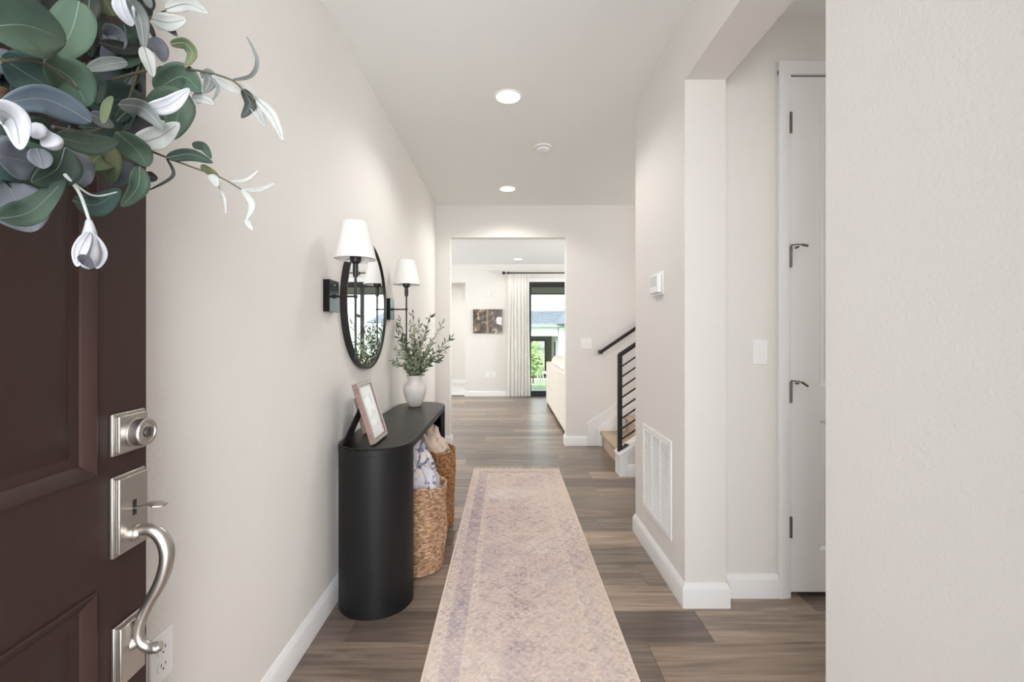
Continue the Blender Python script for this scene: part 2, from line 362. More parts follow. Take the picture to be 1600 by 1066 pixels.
# lock hardware (parts of the door)
yc = 0.866
def plate(y0, y1, z0, z1, name):
    m = dmb(); m.box(0, 0.006, y0, y1, z0, z1)
    e = 0.0045
    m.prism([(y0+e, z0+e), (y1-e, z0+e), (y1-e, z1-e), (y0+e, z1-e)], 'x', 0.006, 0.0135)
    return m.build(name, M_nickel, door, bevel=0.0016, seg=2)
dp = plate(yc-0.036, yc+0.036, 1.060, 1.130, 'deadbolt_plate')
m = dmb(); prof = [(0.0005, 0.0135), (0.0245, 0.0135), (0.0245, 0.018), (0.0232, 0.0195), (0.0232, 0.0335), (0.0218, 0.036), (0.0215, 0.0362), (0.0175, 0.0362), (0.0165, 0.0345), (0.0005, 0.0365)]
def xlathe(m, c, prof, n=36):
    vs = [(c[0]+h, c[1]+r*cos(2*pi*k/n), c[2]+r*sin(2*pi*k/n)) for r, h in prof for k in range(n)]
    fs = [(i*n+k, i*n+(k+1) % n, (i+1)*n+(k+1) % n, (i+1)*n+k) for i in range(len(prof)-1) for k in range(n)]
    m.add(vs, fs)
xlathe(m, (0, yc, 1.094), prof); cy = m.build('deadbolt_cylinder', M_nickel, door, ang=20)
m = dmb(); xlathe(m, (0.0366, yc, 1.094), [(0.0003, 0.0), (0.009, 0.0), (0.009, 0.0015), (0.0003, 0.0015)]); c2 = m.build('lock_core', M_hinge, cy)
m = dmb(); m.box(0.0380, 0.0385, yc-0.0008, yc+0.0008, 1.088, 1.100); m.box(0.0380, 0.0386, yc-0.002, yc+0.002, 1.096, 1.1); m.build('keyhole', M_dark, cy)
hp = plate(yc-0.036, yc+0.036, 0.892, 1.026, 'handle_plate')
plate(yc-0.033, yc+0.03, 0.672, 0.777, 'lower_handle_plate')
m = dmb(); m.box(0.0134, 0.0142, yc-0.004, yc+0.004, 0.952, 0.978); m.build('latch_slot', M_dark, hp)
def cat_rom(pts, n=8):
    pts = [Vector(p) for p in pts]; q = [pts[0]]+pts+[pts[-1]]; out = []
    for i in range(1, len(q)-2):
        for k in range(n):
            t_ = k/n; a, b, c, d = q[i-1:i+3]
            out.append(0.5*((2*b)+(c-a)*t_+(2*a-5*b+4*c-d)*t_*t_+(3*b-a-3*c+d)*t_**3))
    out.append(pts[-1]); return out
def lerp_list(vals, n):
    return [float(np.interp(i/(n-1)*(len(vals)-1), range(len(vals)), vals)) for i in range(n)]
# thumb latch
pts = cat_rom([(0.008, yc, 0.964), (0.025, yc, 0.966), (0.038, yc, 0.970), (0.052, yc, 0.969), (0.064, yc, 0.968)], 6)
m = dmb(); m.tube(pts, lerp_list([0.005, 0.006, 0.010, 0.0135, 0.007], len(pts)), 14, flat=0.3, up=(0, 0, 1)); m.build('thumb_latch', M_nickel, door)
# S-shaped grip
pts = cat_rom([(0.010, yc, 0.921), (0.024, yc, 0.925), (0.042, yc, 0.925), (0.058, yc, 0.912), (0.0665, yc, 0.888), (0.064, yc, 0.86), (0.053, yc, 0.829), (0.037, yc, 0.80),
               (0.025, yc, 0.772), (0.0205, yc, 0.748), (0.025, yc, 0.732), (0.037, yc, 0.723), (0.050, yc, 0.7225), (0.057, yc, 0.727)], 7)
m = dmb(); m.tube(pts, lerp_list([0.0085, 0.009, 0.0105, 0.0115, 0.0115, 0.0108, 0.0098, 0.009, 0.0085, 0.0082, 0.0085, 0.0088, 0.009, 0.0065], len(pts)), 18); m.build('grip', M_nickel, door)
m = dmb(); xlathe(m, (0.0, yc, 0.921), [(0.014, 0.012), (0.0138, 0.019), (0.0105, 0.022), (0.0095, 0.026), (0.003, 0.027)]); m.build('grip_collar', M_nickel, door)
m = dmb(); m.tube([(0.012, yc, 0.732), (0.017, yc, 0.732), (0.026, yc, 0.735)], [0.012, 0.009, 0.008], 18); m.build('grip_post', M_nickel, door)
m = dmb(); m.box(-0.030, -0.014, DW, DW+0.0015, 0.93, 0.99); m.box(-0.030, -0.014, DW, DW+0.0015, 1.065, 1.12); m.build('latch_faceplate', M_nickel, door)
for hz in (0.25, 0.9, 1.55, 2.2):
    m = dmb(); m.cyl((-0.05, -0.006, hz-0.05), (-0.05, -0.006, hz+0.05), 0.007, n=12); m.build('hinge', M_hinge, door)

# ------------------------------------------------------------------ closet door (side hall)
cd = thing('door_2', 'white panel door with four steel hinges in the side hall', 'door', (1.725, 2.15, 0), kind='structure')
X0, X1, Z1 = 1.357, 2.11, 2.500
mb = MB(); YD = 2.150
px0, px1 = X0+0.137, X1-0.137
zz = [0.028, 0.225, 0.853, 1.017, 2.36, Z1]
mb.box(X0, px0, YD, YD+0.035, zz[0], Z1); mb.box(px1, X1, YD, YD+0.035, zz[0], Z1)
for a, b in ((0, 1), (2, 3), (4, 5)): mb.box(px0, px1, YD, YD+0.035, zz[a], zz[b])
mb.build('slab', M_trim, cd, smooth=False)
for a, b in ((1, 2), (3, 4)):
    rings = [(0.0, 0.0), (0.006, 0.002), (0.018, 0.011), (0.03, 0.012), (0.05, 0.004)]
    vs = []; fs = []
    for ins, y in rings: vs += [(px0+ins, YD+y, zz[a]+ins), (px1-ins, YD+y, zz[a]+ins), (px1-ins, YD+y, zz[b]-ins), (px0+ins, YD+y, zz[b]-ins)]
    for i in range(4):
        for q in range(4): fs.append((i*4+q, i*4+(q+1) % 4, (i+1)*4+(q+1) % 4, (i+1)*4+q))
    fs.append((16, 17, 18, 19)); MB().add(vs, fs).box(px0, px1, YD+0.016, YD+0.03, zz[a], zz[b]).build('panel', M_trim, cd, ang=15)
mb = MB()
cas = [(0, 0), (0.062, 0), (0.062, 0.008), (0.05, 0.014), (0.02, 0.018), (0.006, 0.018), (0.0, 0.014)]
mb.prism([(1.297+a, 2.155-b) for a, b in cas], 'z', 0, 2.53); mb.prism([(2.17-a, 2.155-b) for a, b in cas], 'z', 0, 2.53)
mb.box(1.297, 2.17, 2.139, 2.155, 2.508, 2.573); mb.box(1.335, 1.352, 2.155, 2.28, 0, 2.515); mb.box(2.114, 2.125, 2.155, 2.28, 0, 2.515)
mb.build('casing', M_trim, cd, bevel=0.002)
MB().box(1.353, 2.113, 2.20, 2.21, 0.0, 2.512).build('stop_shadow', M_dark, cd)
MB().cyl((2.05, YD-0.06, 0.95), (2.05, YD, 0.95), 0.012).cyl((2.05, YD-0.055, 0.95), (1.94, YD-0.055, 0.95), 0.009).lathe((2.05, YD-0.01, 0.95), [(0.001, -0.0), (0.001, 0)], 8).build('lever_handle', M_nickel, cd)
for i, py in enumerate((193, 402, 613, 823)):
    z = P(1236, py, 2.15).z
    h = MB().cyl((X0-0.002, YD-0.008, z-0.05), (X0-0.002, YD-0.008, z+0.05), 0.0065, n=12).box(X0-0.0, X0+0.004, YD-0.004, YD+0.0, z-0.05, z+0.05)
    for q in (-0.03, -0.01, 0.01, 0.03): h.cyl((X0-0.002, YD-0.008, z+q-0.001), (X0-0.002, YD-0.008, z+q+0.001), 0.0072, n=12)
    hg = h.build('hinge', M_hinge, cd)
    if i in (1, 2):
        d = -0.003 if i == 1 else -0.016
        MB().tube([(X0-0.002, YD-0.008, z+0.05), (X0-0.002, YD-0.012, z+0.056), (X0+0.02, YD-0.035, z+0.055), (X0+0.05, YD-0.045, z+0.051+d)], [0.004, 0.0035, 0.003, 0.003], 8).cyl((X0+0.03, YD-0.04, z+0.052), (X0+0.055, YD-0.045, z+0.049+d), 0.0055, n=10).cyl((X0+0.02, YD-0.03, z+0.045), (X0+0.022, YD-0.008, z+0.043), 0.005, n=10).build('hinge_door_stop', M_hinge, hg)

# ------------------------------------------------------------------ living room beyond
mb = MB(); mb.box(-0.87, 0.36, YB, YB+0.15, -0.01, CZ); mb.box(2.5, 4.35, YB, YB+0.15, -0.01, CZ); mb.box(0.36, 2.5, YB, YB+0.15, 2.36, CZ)
mb.box(-4.15, -3.0, YB, YB+0.15, -0.01, CZ); mb.box(-3.0, -0.87, YB, YB+0.15, 2.35, CZ)
struct('wall_living_back', mb, M_wall, 'pale back wall of the living room with patio door and dark canvas', 'wall')
mb = MB(); mb.box(-4.3, -4.15, YF2, 6.1, -0.01, CZ); mb.box(-4.3, -4.15, 8.5, YB+0.15, -0.01, CZ); mb.box(-4.3, -4.15, 6.1, 8.5, -0.01, 0.7); mb.box(-4.3, -4.15, 6.1, 8.5, 2.3, CZ)
mb.box(-4.3, XL-0.13, YF2-0.12, YF2, -0.01, CZ)
struct('wall_living_left', mb, M_wall, 'living room side wall past the opening, towards the back passage', 'wall')
mb = MB(); mb.box(4.35, 4.5, YF2, 6.1, -0.01, CZ); mb.box(4.35, 4.5, 8.5, YB+0.15, -0.01, CZ); mb.box(4.35, 4.5, 6.1, 8.5, -0.01, 0.7); mb.box(4.35, 4.5, 6.1, 8.5, 2.3, CZ); mb.box(3.4, 4.5, YF2-0.12, YF2, -0.01, CZ)
struct('wall_living_right', mb, M_wall, 'living room side wall beyond the sofa', 'wall')
struct('ceiling_living', MB().box(-4.15, 4.35, YF2, YB, CZ-0.02, CZ+0.1), M_ceil2, 'white living room ceiling seen through the opening', 'ceiling')
mb = MB(); mb.box(-3.2, -0.6, 11.6, 11.7, -0.01, 2.7); mb.box(-0.8, -0.7, YB+0.15, 11.6, -0.01, 2.7); mb.box(-3.2, -3.1, YB+0.15, 11.6, -0.01, 2.7); mb.box(-3.2, -0.7, YB+0.15, 11.7, 2.6, 2.7)
struct('wall_back_passage', mb, M_wall, 'white walls of the passage beyond the living room', 'wall')
light('passage_area_light', 'AREA', (-1.6, 10.4, 2.55), 17, (1, 1, 1), (0, 0, 0), size=0.6)  # unseen area light for the passage, without any fixture
baseboard('baseboard_living', [((-0.87, YB), (0.29, YB), (0, -1), 1, 0), ((-0.87, YB), (-0.87, YB+0.15), (-1, 0), 1, 0), ((2.57, YB), (4.35, YB), (0, -1), 0, 0), ((-3.1, 11.6), (-0.8, 11.6), (0, -1), 0, 0)], 'white baseboard of the living room below the dark canvas')
for nm, xx, s_ in (('added_window_2', -4.15, 1), ('added_window_3', 4.35, -1)):  # made-up windows out of view, put in to brighten the living room
    wn = thing(nm, 'unseen living room side window added for light, %s' % ('on the passage side' if s_ > 0 else 'on the sofa side'), 'window', (xx, 7.3, 0.7), kind='structure')
    m = MB(); x0, x1 = sorted((xx-s_*0.09, xx-s_*0.04))
    m.box(x0, x1, 6.1, 6.15, 0.7, 2.3); m.box(x0, x1, 8.45, 8.5, 0.7, 2.3); m.box(x0, x1, 6.1, 8.5, 0.7, 0.75); m.box(x0, x1, 6.1, 8.5, 2.25, 2.3); m.box(x0, x1, 7.28, 7.32, 0.75, 2.25)
    m.build('window_frame', M_trim, wn); MB().box((x0+x1)/2-0.002, (x0+x1)/2+0.002, 6.15, 8.45, 0.75, 2.25).build('pane', M_glass, wn)

# patio door
wn = thing('window_1', 'black framed sliding glass patio door beside the white curtain', 'patio door', (1.43, YB+0.06, 0), kind='structure')
ya, yb = YB+0.03, YB+0.11
m = MB(); m.box(0.36, 2.5, ya, yb, 2.295, 2.36); m.box(0.36, 2.5, ya, yb, -0.002, 0.045); m.box(0.36, 0.43, ya, yb, 0.045, 2.295); m.box(2.43, 2.5, ya, yb, 0.045, 2.295)
m.build('outer_frame', M_blackmetal, wn, bevel=0.003)
for a, b, yo in ((0.43, 1.47, 0.0), (1.40, 2.43, 0.035)):
    m = MB(); y0 = ya+0.01+yo; y1 = y0+0.03
    m.box(a, a+0.06, y0, y1, 0.045, 2.295); m.box(b-0.06, b, y0, y1, 0.045, 2.295); m.box(a+0.06, b-0.06, y0, y1, 0.045, 0.105); m.box(a+0.06, b-0.06, y0, y1, 2.25, 2.295)
    sash = m.build('sash', M_blackmetal, wn); MB().box(a+0.06, b-0.06, y0+0.012, y0+0.016, 0.105, 2.25).build('pane', M_glass, sash)
m = MB(); m.box(0.29, 2.57, YB-0.016, YB, 2.36, 2.44); m.box(0.29, 0.36, YB-0.016, YB, 0, 2.36); m.box(2.5, 2.57, YB-0.016, YB, 0, 2.36); m.build('casing', M_trim, wn, bevel=0.003)

# ------------------------------------------------------------------ outdoors
M_siding = mat('pale_siding', S(222, 228, 224), 0.8)
M_fascia = mat('grey_green_fascia', S(150, 158, 152), 0.7)
M_patio_ceiling = mat('patio_soffit', S(96, 90, 82), 0.9)
M_grass = mat('lawn_grass', S(140, 160, 112), 0.95, var=(6, S(178, 190, 146), 0.4, 0.65), bump=(80, 0.8, 0.02, 4))
M_conc = mat('patio_concrete', S(190, 190, 186), 0.9)
M_shingle = mat('shingle_grey', S(134, 142, 146), 0.9, var=(9, S(104, 112, 118), 0.4, 0.6, (1, 3, 3)))
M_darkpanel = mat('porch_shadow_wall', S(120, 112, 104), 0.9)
M_leafb = mat('bush_leaf', S(140, 176, 100), 0.7, var=(3, S(186, 208, 140), 0.4, 0.6))
m = MB()
def ground_z(y): return float(np.interp(y, [9.39, 12.2, 16, 24, 60], [-0.06, -0.10, -0.5, -1.2, -1.5]))
ys = [9.395, 12.2, 14, 16, 20, 24, 40, 60]
vs = [(x, y, ground_z(y)) for y in ys for x in (-14, 18)]
m.add(vs, [(2*i, 2*i+1, 2*i+3, 2*i+2) for i in range(len(ys)-1)]); struct('ground', m, M_grass, 'green lawn sloping away outside the patio door', 'lawn')
struct('floor_patio', MB().box(0.2, 4.4, 9.395, 10.72, -0.1, -0.03), M_conc, 'concrete patio slab just outside the sliding door', 'patio')
cov = thing('patio_cover', 'covered patio roof with dark soffit just outside the sliding door', 'patio cover', (1.5, 10.6, 0), kind='structure')
MB().box(-0.6, 4.4, 9.395, 11.75, 2.36, 2.46).build('soffit', M_patio_ceiling, cov); MB().box(-0.6, 4.4, 11.75, 11.85, 2.33, 2.6).build('fascia', M_patio_ceiling, cov)
for x in (-0.5, 4.2): MB().box(x, x+0.14, 11.6, 11.74, -0.03, 2.36).build('post', M_trim, cov, bevel=0.004)
hs = thing('neighbour_house', 'pale sided house with grey shingled porch roof beyond the lawn', 'house', (3, 28, -1.25))
mb = MB(); z = 2.5; i = 0                      # clapboards of the upper wall
while z < 8.2:
    mb.add([(-7, 28.0, z), (12, 28.0, z), (12, 28.03, z+0.2), (-7, 28.03, z+0.2), (12, 28.03, z), (-7, 28.03, z)], [(0, 1, 2, 3), (0, 5, 4, 1)]); z += 0.2
tag(mb.build('clapboards', M_siding, hs, smooth=False), kind='stuff')
MB().box(-7, 12, 28.04, 32, -1.3, 8.2).build('wall', M_siding, hs)
rf = MB(); rf.prism([(23.3, 1.76), (23.3, 1.82), (28.02, 2.78), (28.02, 2.70)], 'x', -3.0, 3.6); roof = rf.build('porch_roof', M_shingle, hs)
rf = MB(); rf.add([(2.4, 23.3, 1.84), (4.9, 20.6, 1.84), (4.9, 28, 3.4), (3.6, 28, 2.86)], [(0, 1, 2, 3)]); rf.build('hip_roof', M_shingle, hs, solid=0.05)
sh = MB()
for r in range(12):
    y = 23.3+r*0.39; zt = 1.82+(y-23.3)*0.2034
    sh.box(-3, 3.6, y, y+0.37, zt+0.005, zt+0.03)
tag(sh.build('shingle_course', M_shingle, hs, smooth=False), kind='stuff')
MB().box(-3.1, 3.7, 23.15, 23.3, 1.66, 1.83).build('gutter', M_fascia, hs, bevel=0.02)
MB().box(-3.0, 2.62, 23.35, 23.6, 1.22, 1.66).build('porch_beam', M_siding, hs)
MB().box(-3.0, 2.7, 23.6, 28, 1.58, 1.64).build('porch_ceiling', M_darkpanel, hs)
MB().box(-3.0, -2.75, 23.35, 23.6, -1.2, 1.22).build('post', M_siding, hs)
MB().box(-3.0, 2.7, 27.2, 27.3, -1.2, 1.6).build('porch_back_wall', M_darkpanel, hs)
sl = MB(); sl.box(0.7, 2.3, 27.12, 27.2, -1.1, 0.98)
for x in (0.75, 1.5): sl = sl
dr = sl.build('porch_glass_door', M_blackmetal, hs); mb = MB(); mb.box(0.78, 1.48, 27.09, 27.12, -1.0, 0.9); mb.build('pane', M_mirror, dr); MB().box(1.54, 2.24, 27.09, 27.12, -1.0, 0.9).build('pane', M_mirror, dr)
wl = MB(); z = -1.2
while z < 1.6:
    wl.box(2.7, 5.2, 23.3, 23.34, z, z+0.17); wl.box(2.66, 2.7, 23.34, 27.1, z, z+0.17); z += 0.18
tag(wl.build('side_clapboards', M_siding, hs, smooth=False), kind='stuff'); MB().box(2.7, 5.2, 23.34, 27.2, -1.2, 1.6).build('side_wall', M_siding, hs)
wf = MB().box(2.62, 2.66, 24.2, 25.1, -0.4, 1.0).build('side_window', M_trim, hs); MB().box(2.60, 2.62, 24.3, 25.0, -0.3, 0.9).build('pane', M_mirror, wf)
# bush
rnd = random.Random(5)
bush = thing('garden_bush', 'bright green leafy shrub on the lawn before the neighbour porch', 'shrub', (1.0, 17.5, ground_z(17.5)))
MB().tube([(1.0, 17.5, ground_z(17.5)), (1.02, 17.5, 0.1), (0.98, 17.5, 0.6)], [0.03, 0.025, 0.01], 8).build('stem', mat('bark', S(110, 95, 75), 0.9), bush)
mb = MB()
for i in range(650):
    a = rnd.uniform(0, 2*pi); zz_ = rnd.uniform(-0.35, 1.0); r = 0.36*sqrt(rnd.random())*(1.15-abs(zz_-0.2)*0.7)
    c = Vector((1.02+r*cos(a), 17.5+r*sin(a), zz_)); d = Vector((rnd.uniform(-1, 1), rnd.uniform(-1, 1), rnd.uniform(-.3, 1))).normalized(); u = d.orthogonal().normalized()
    l, w_ = 0.07, 0.03; mb.add([c-d*l, c+u*w_, c+d*l, c-u*w_], [(0, 1, 2, 3)])
tag(mb.build('foliage', M_leafb, bush), kind='stuff')
fr = thing('split_rail_fence', 'low pale rail fence crossing the lawn outside', 'fence', (1.5, 19.5, ground_z(19.5)))
Mw = mat('weathered_rail', S(205, 200, 192), 0.9)
for z in (-0.42, -0.72): MB().box(-3, 6, 19.47, 19.53, z, z+0.11).build('rail', Mw, fr, bevel=0.005)
for x in (-1.5, 0.9, 3.3, 5.7): MB().box(x, x+0.12, 19.44, 19.56, ground_z(19.5)-0.02, -0.2).build('post', Mw, fr, bevel=0.005)
gr = thing('covered_grill', 'dark covered grill standing on the neighbour porch', 'grill', (1.55, 25, ground_z(25)))
MB().prism([(1.25, -1.2), (2.0, -1.2), (1.98, -0.35), (1.8, -0.02), (1.45, -0.02), (1.27, -0.35)], 'y', 24.7, 25.3).build('cover', mat('grill_cover', S(52, 56, 62), 0.8, bump=(12, 0.6, 0.03, 3)), gr, bevel=0.05)
st = thing('wooden_easel_stand', 'pale wooden a-frame stand on the lawn by the shrub', 'stand', (1.32, 18.6, ground_z(18.6)))
for a, b in (((1.2, 18.6, ground_z(18.6)), (1.38, 18.6, 0.02)), ((1.52, 18.6, ground_z(18.6)), (1.4, 18.6, 0.02)), ((1.38, 18.9, ground_z(18.9)), (1.39, 18.62, 0.0))):
    MB().tube([a, b], 0.03, 6).build('leg', Mw, st)

# living room furniture -------------------------------------------------
rod = thing('curtain_rod', 'black curtain rod with round finial above the patio door', 'curtain rod', (1.4, YB-0.09, 2.53))
RY, RZ = 9.13, 2.53
MB().cyl((-0.02, RY, RZ), (2.95, RY, RZ), 0.013, n=14).build('rod', M_blackmetal, rod)
for x, s_ in ((-0.03, -1), (2.96, 1)):
    m = MB(); pr = [(0.014, 0), (0.022, 0.004), (0.022, 0.012), (0.014, 0.018), (0.028, 0.035), (0.034, 0.052), (0.026, 0.072), (0.002, 0.082)]
    n = 16; vs = [(x+s_*h, RY+r*cos(2*pi*k/n), RZ+r*sin(2*pi*k/n)) for r, h in pr for k in range(n)]
    m.add(vs, [(i*n+k, i*n+(k+1) % n, (i+1)*n+(k+1) % n, (i+1)*n+k) for i in range(len(pr)-1) for k in range(n)]); m.build('finial', M_blackmetal, rod)
for x in (0.02, 1.47, 2.9): MB().box(x-0.008, x+0.008, RY+0.012, YB-0.0005, RZ-0.008, RZ+0.008).box(x-0.015, x+0.015, YB-0.006, YB-0.0005, RZ-0.04, RZ+0.04).build('bracket', M_blackmetal, rod)
def curtain(x0, x1, label):
    c = thing('curtain', label, 'curtain', ((x0+x1)/2, RY, 0), group=None)
    nf = 7
    def fn(u, v):
        x = x0+(x1-x0)*u; z = 2.50-v*2.485
        amp = 0.010+0.012*min(1, v*3); sp = 1+0.10*v
        y = RY+amp*sin(u*nf*2*pi+0.5*sin(v*2+u*4))+0.003*sin(u*31+v*3)
        return ((x0+x1)/2+(x-(x0+x1)/2)*sp+0.006*sin(v*5+u*9), y, z)
    MB().grid(fn, 112, 14).build('cloth', M_curtain, c, ang=180)
    mb = MB()
    for i in range(8):
        x = x0+(x1-x0)*(i+0.5)/8
        mb.box(x-0.012, x+0.012, RY-0.03, RY-0.014, 2.40, 2.505)
    mb.build('pinch_pleats', M_curtain, c, bevel=0.004)
    for i in range(8):
        x = x0+(x1-x0)*(i+0.5)/8; n = 14
        MB().tube([(x, RY+0.019*cos(2*pi*k/n), RZ-0.004+0.019*sin(2*pi*k/n)) for k in range(n+1)], 0.0022, 6, caps=False).build('ring', M_blackmetal, c)
curtain(0.0, 0.44, 'long white pleated curtain hanging beside the dark canvas')
curtain(2.42, 2.88, 'long white pleated curtain at the sofa end of the patio door')

cv = thing('wall_canvas', 'small dark brown landscape canvas on the living room wall', 'picture', (-0.41, YB, 1.3))
m = MB().box(-0.708, -0.112, YB-0.03, YB-0.001, 1.30, 1.793)
def art_mat():
    m = bpy.data.materials.new('canvas_print'); m.use_nodes = True; n = m.node_tree; b = n.nodes['Principled BSDF']; L = n.links.new
    t = n.nodes.new('ShaderNodeTexCoord'); nz = n.nodes.new('ShaderNodeTexNoise'); nz.inputs['Scale'].default_value = 9; nz.inputs['Detail'].default_value = 8; nz.inputs['Distortion'].default_value = 1.5
    L(t.outputs['Object'], nz.inputs[0]); cr = n.nodes.new('ShaderNodeValToRGB'); e = cr.color_ramp.elements
    e[0].position = 0.42; e[0].color = S(48, 38, 32); e[1].position = 0.72; e[1].color = S(206, 184, 160); x = e.new(0.54); x.color = S(92, 72, 58)
    L(nz.outputs[0], cr.inputs[0])
    sp = n.nodes.new('ShaderNodeSeparateXYZ'); L(t.outputs['Object'], sp.inputs[0])
    mr = n.nodes.new('ShaderNodeMath'); mr.operation = 'SUBTRACT'; L(sp.outputs['X'], mr.inputs[0]); mr.inputs[1].default_value = -0.005
    ab = n.nodes.new('ShaderNodeMath'); ab.operation = 'ABSOLUTE'; L(mr.outputs[0], ab.inputs[0])
    lt = n.nodes.new('ShaderNodeMapRange'); lt.inputs[1].default_value = 0.0; lt.inputs[2].default_value = 0.03; lt.inputs[3].default_value = 0.75; lt.inputs[4].default_value = 0.0; L(ab.outputs[0], lt.inputs[0])
    mx = n.nodes.new('ShaderNodeMix'); mx.data_type = 'RGBA'; L(lt.outputs[0], mx.inputs[0]); L(cr.outputs[0], mx.inputs[6]); mx.inputs[7].default_value = S(170, 140, 112)
    L(mx.outputs[2], b.inputs['Base Color']); b.inputs['Roughness'].default_value = 0.25; return m
m.build('canvas', art_mat(), cv, bevel=0.002)
# white reflection on the glossy print, put in as a pale patch
MB().prism([(-0.225, 1.50), (-0.118, 1.46), (-0.118, 1.63), (-0.20, 1.64), (-0.235, 1.60)], 'y', YB-0.0305, YB-0.030).build('reflection_patch', mat('print_reflection', S(225, 222, 220), 0.3), cv)

def outlet_plate(name, label, cat, c, wdir, nrm, wd=0.072, ht=0.115, kind='outlet', **kw):
    """c centre on wall face, wdir along wall, nrm out of the wall"""
    c = Vector(c); wd_ = Vector(wdir); nr = Vector(nrm)
    T = Matrix((( wd_.x, nr.x, 0, c.x), (wd_.y, nr.y, 0, c.y), (0, 0, 1, c.z), (0, 0, 0, 1)))
    t_ = thing(name, label, cat, tuple(c))
    m = MB(); m.T = T; m.box(-wd/2, wd/2, 0.0003, 0.005, -ht/2, ht/2); pl = m.build('cover_plate', M_white, t_, bevel=0.0025)
    gangs = [0.0] if wd < 0.1 else [-0.023, 0.023]
    for gx in gangs:
        if kind == 'outlet':
            for z in (-0.0195, 0.0195):
                m = MB(); m.T = T; n = 20
                m.prism([(gx+max(-.0155, min(.0155, 0.0175*cos(2*pi*k/n))), z+0.0145*sin(2*pi*k/n)) for k in range(n)], 'y', 0.005, 0.0075); s_ = m.build('socket', M_white, t_, bevel=0.0006)
                m = MB(); m.T = T; m.box(gx-0.0075, gx-0.0055, 0.0074, 0.0079, z-0.001, z+0.007); m.box(gx+0.0055, gx+0.0075, 0.0074, 0.0079, z-0.001, z+0.006); m.box(gx-0.002, gx+0.002, 0.0074, 0.0079, z-0.0095, z-0.0055); m.build('slots', M_dark, s_)
        else:
            m = MB(); m.T = T; m.box(gx-0.006, gx+0.006, 0.005, 0.0065, -0.013, 0.013); m.prism([(0.0, 0.0)], 'y', 0, 0) if False else None
            m.build('toggle_collar', M_white, t_, bevel=0.001)
            m = MB(); m.T = T; m.tube([(gx, 0.004, -0.001), (gx, 0.018, 0.007)], [0.0045, 0.0035], 8); m.build('toggle', M_white, t_)
    for z in ((-0.03, 0.03) if kind != 'outlet' else (0.0,)):
        for gx in gangs:
            m = MB(); m.T = T; m.tube([(gx, 0.005, z), (gx, 0.0062, z)], 0.0028, 10); m.build('screw', M_white, t_)
    return t_
outlet_plate('wall_outlet', 'white duplex outlet low on the near wall beside the door handle', 'outlet', (XL, 1.055, 0.502), (0, 1, 0), (1, 0, 0))
outlet_plate('wall_outlet', 'white outlet low on living room wall, nearer the passage', 'outlet', (-0.415, YB, 0.45), (1, 0, 0), (0, -1, 0), wd=0.09)
outlet_plate('wall_outlet', 'white outlet low on living room wall, nearer the curtain', 'outlet', (-0.285, YB, 0.45), (1, 0, 0), (0, -1, 0), wd=0.09)
outlet_plate('light_switch', 'white single toggle switch beside the white door casing', 'light switch', (1.213, 2.155, 1.18), (1, 0, 0), (0, -1, 0), kind='switch', ht=0.12)
outlet_plate('light_switch', 'white double toggle switch above the start of the stairs', 'light switch', (0.896, YF, 1.165), (1, 0, 0), (0, -1, 0), wd=0.125, kind='switch', ht=0.12)
sn = thing('wall_sensor', 'small white sensor high on the living room wall above the canvas', 'sensor', (-0.395, YB, 2.1))
MB().box(-0.42, -0.365, YB-0.025, YB, 2.07, 2.16).build('housing', M_white, sn, bevel=0.008); MB().box(-0.41, -0.375, YB-0.028, YB-0.024, 2.085, 2.12).build('lens', M_trim, sn, bevel=0.002)

# sofa
so = thing('sectional_sofa', 'cream fabric sofa with its back to the opening', 'sofa', (1.2, 6.9, 0))
SY = [8.30, 7.28, 6.26, 5.42]
MB().box(0.76, 1.72, 5.44, 8.28, 0.06, 0.30).build('base', M_sofa, so, bevel=0.02)
for i in range(3):
    a, b = SY[i+1], SY[i]
    MB().box(0.715, 0.86, a+0.004, b-0.004, 0.045, 0.775).build('back_panel', M_sofa, so, bevel=0.018, seg=3)
    def cush(u, v, a=a, b=b, cx=0.93, cz=0.66, rx=0.15, rz=0.235):
        th = 2*pi*u; yy = a+0.01+(b-a-0.02)*v; e = (1-abs(2*v-1)**6)**0.5 if 0 < v < 1 else 0.02
        c_, s_ = cos(th), sin(th); q = (abs(c_)**3+abs(s_)**3)**(-1/3)
        w_ = 1+0.03*sin(yy*30+th*2)
        return (cx+rx*q*c_*e*w_-0.10*s_*0.0, yy, cz+rz*q*s_*(0.35+0.65*e)*w_)
    mb = MB().grid(cush, 28, 14); mb.build('back_cushion', M_sofa, so, ang=180)
    MB().box(0.88, 1.74, a+0.006, b-0.006, 0.30, 0.47).build('seat_cushion', M_sofa, so, bevel=0.04, seg=3)
for a, b in ((8.30, 8.50),): MB().box(0.74, 1.74, a, b, 0.045, 0.62).build('arm', M_sofa, so, bevel=0.04, seg=3)
for a, b in ((5.26, 5.42),): MB().box(0.74, 1.74, a, b, 0.045, 0.62).build('arm', M_sofa, so, bevel=0.04, seg=3)
for x in (0.78, 1.66):
    for y in (5.34, 8.4): MB().cyl((x, y, 0.0005), (x, y, 0.06), 0.02, 0.025, n=12).build('foot', M_dark, so)

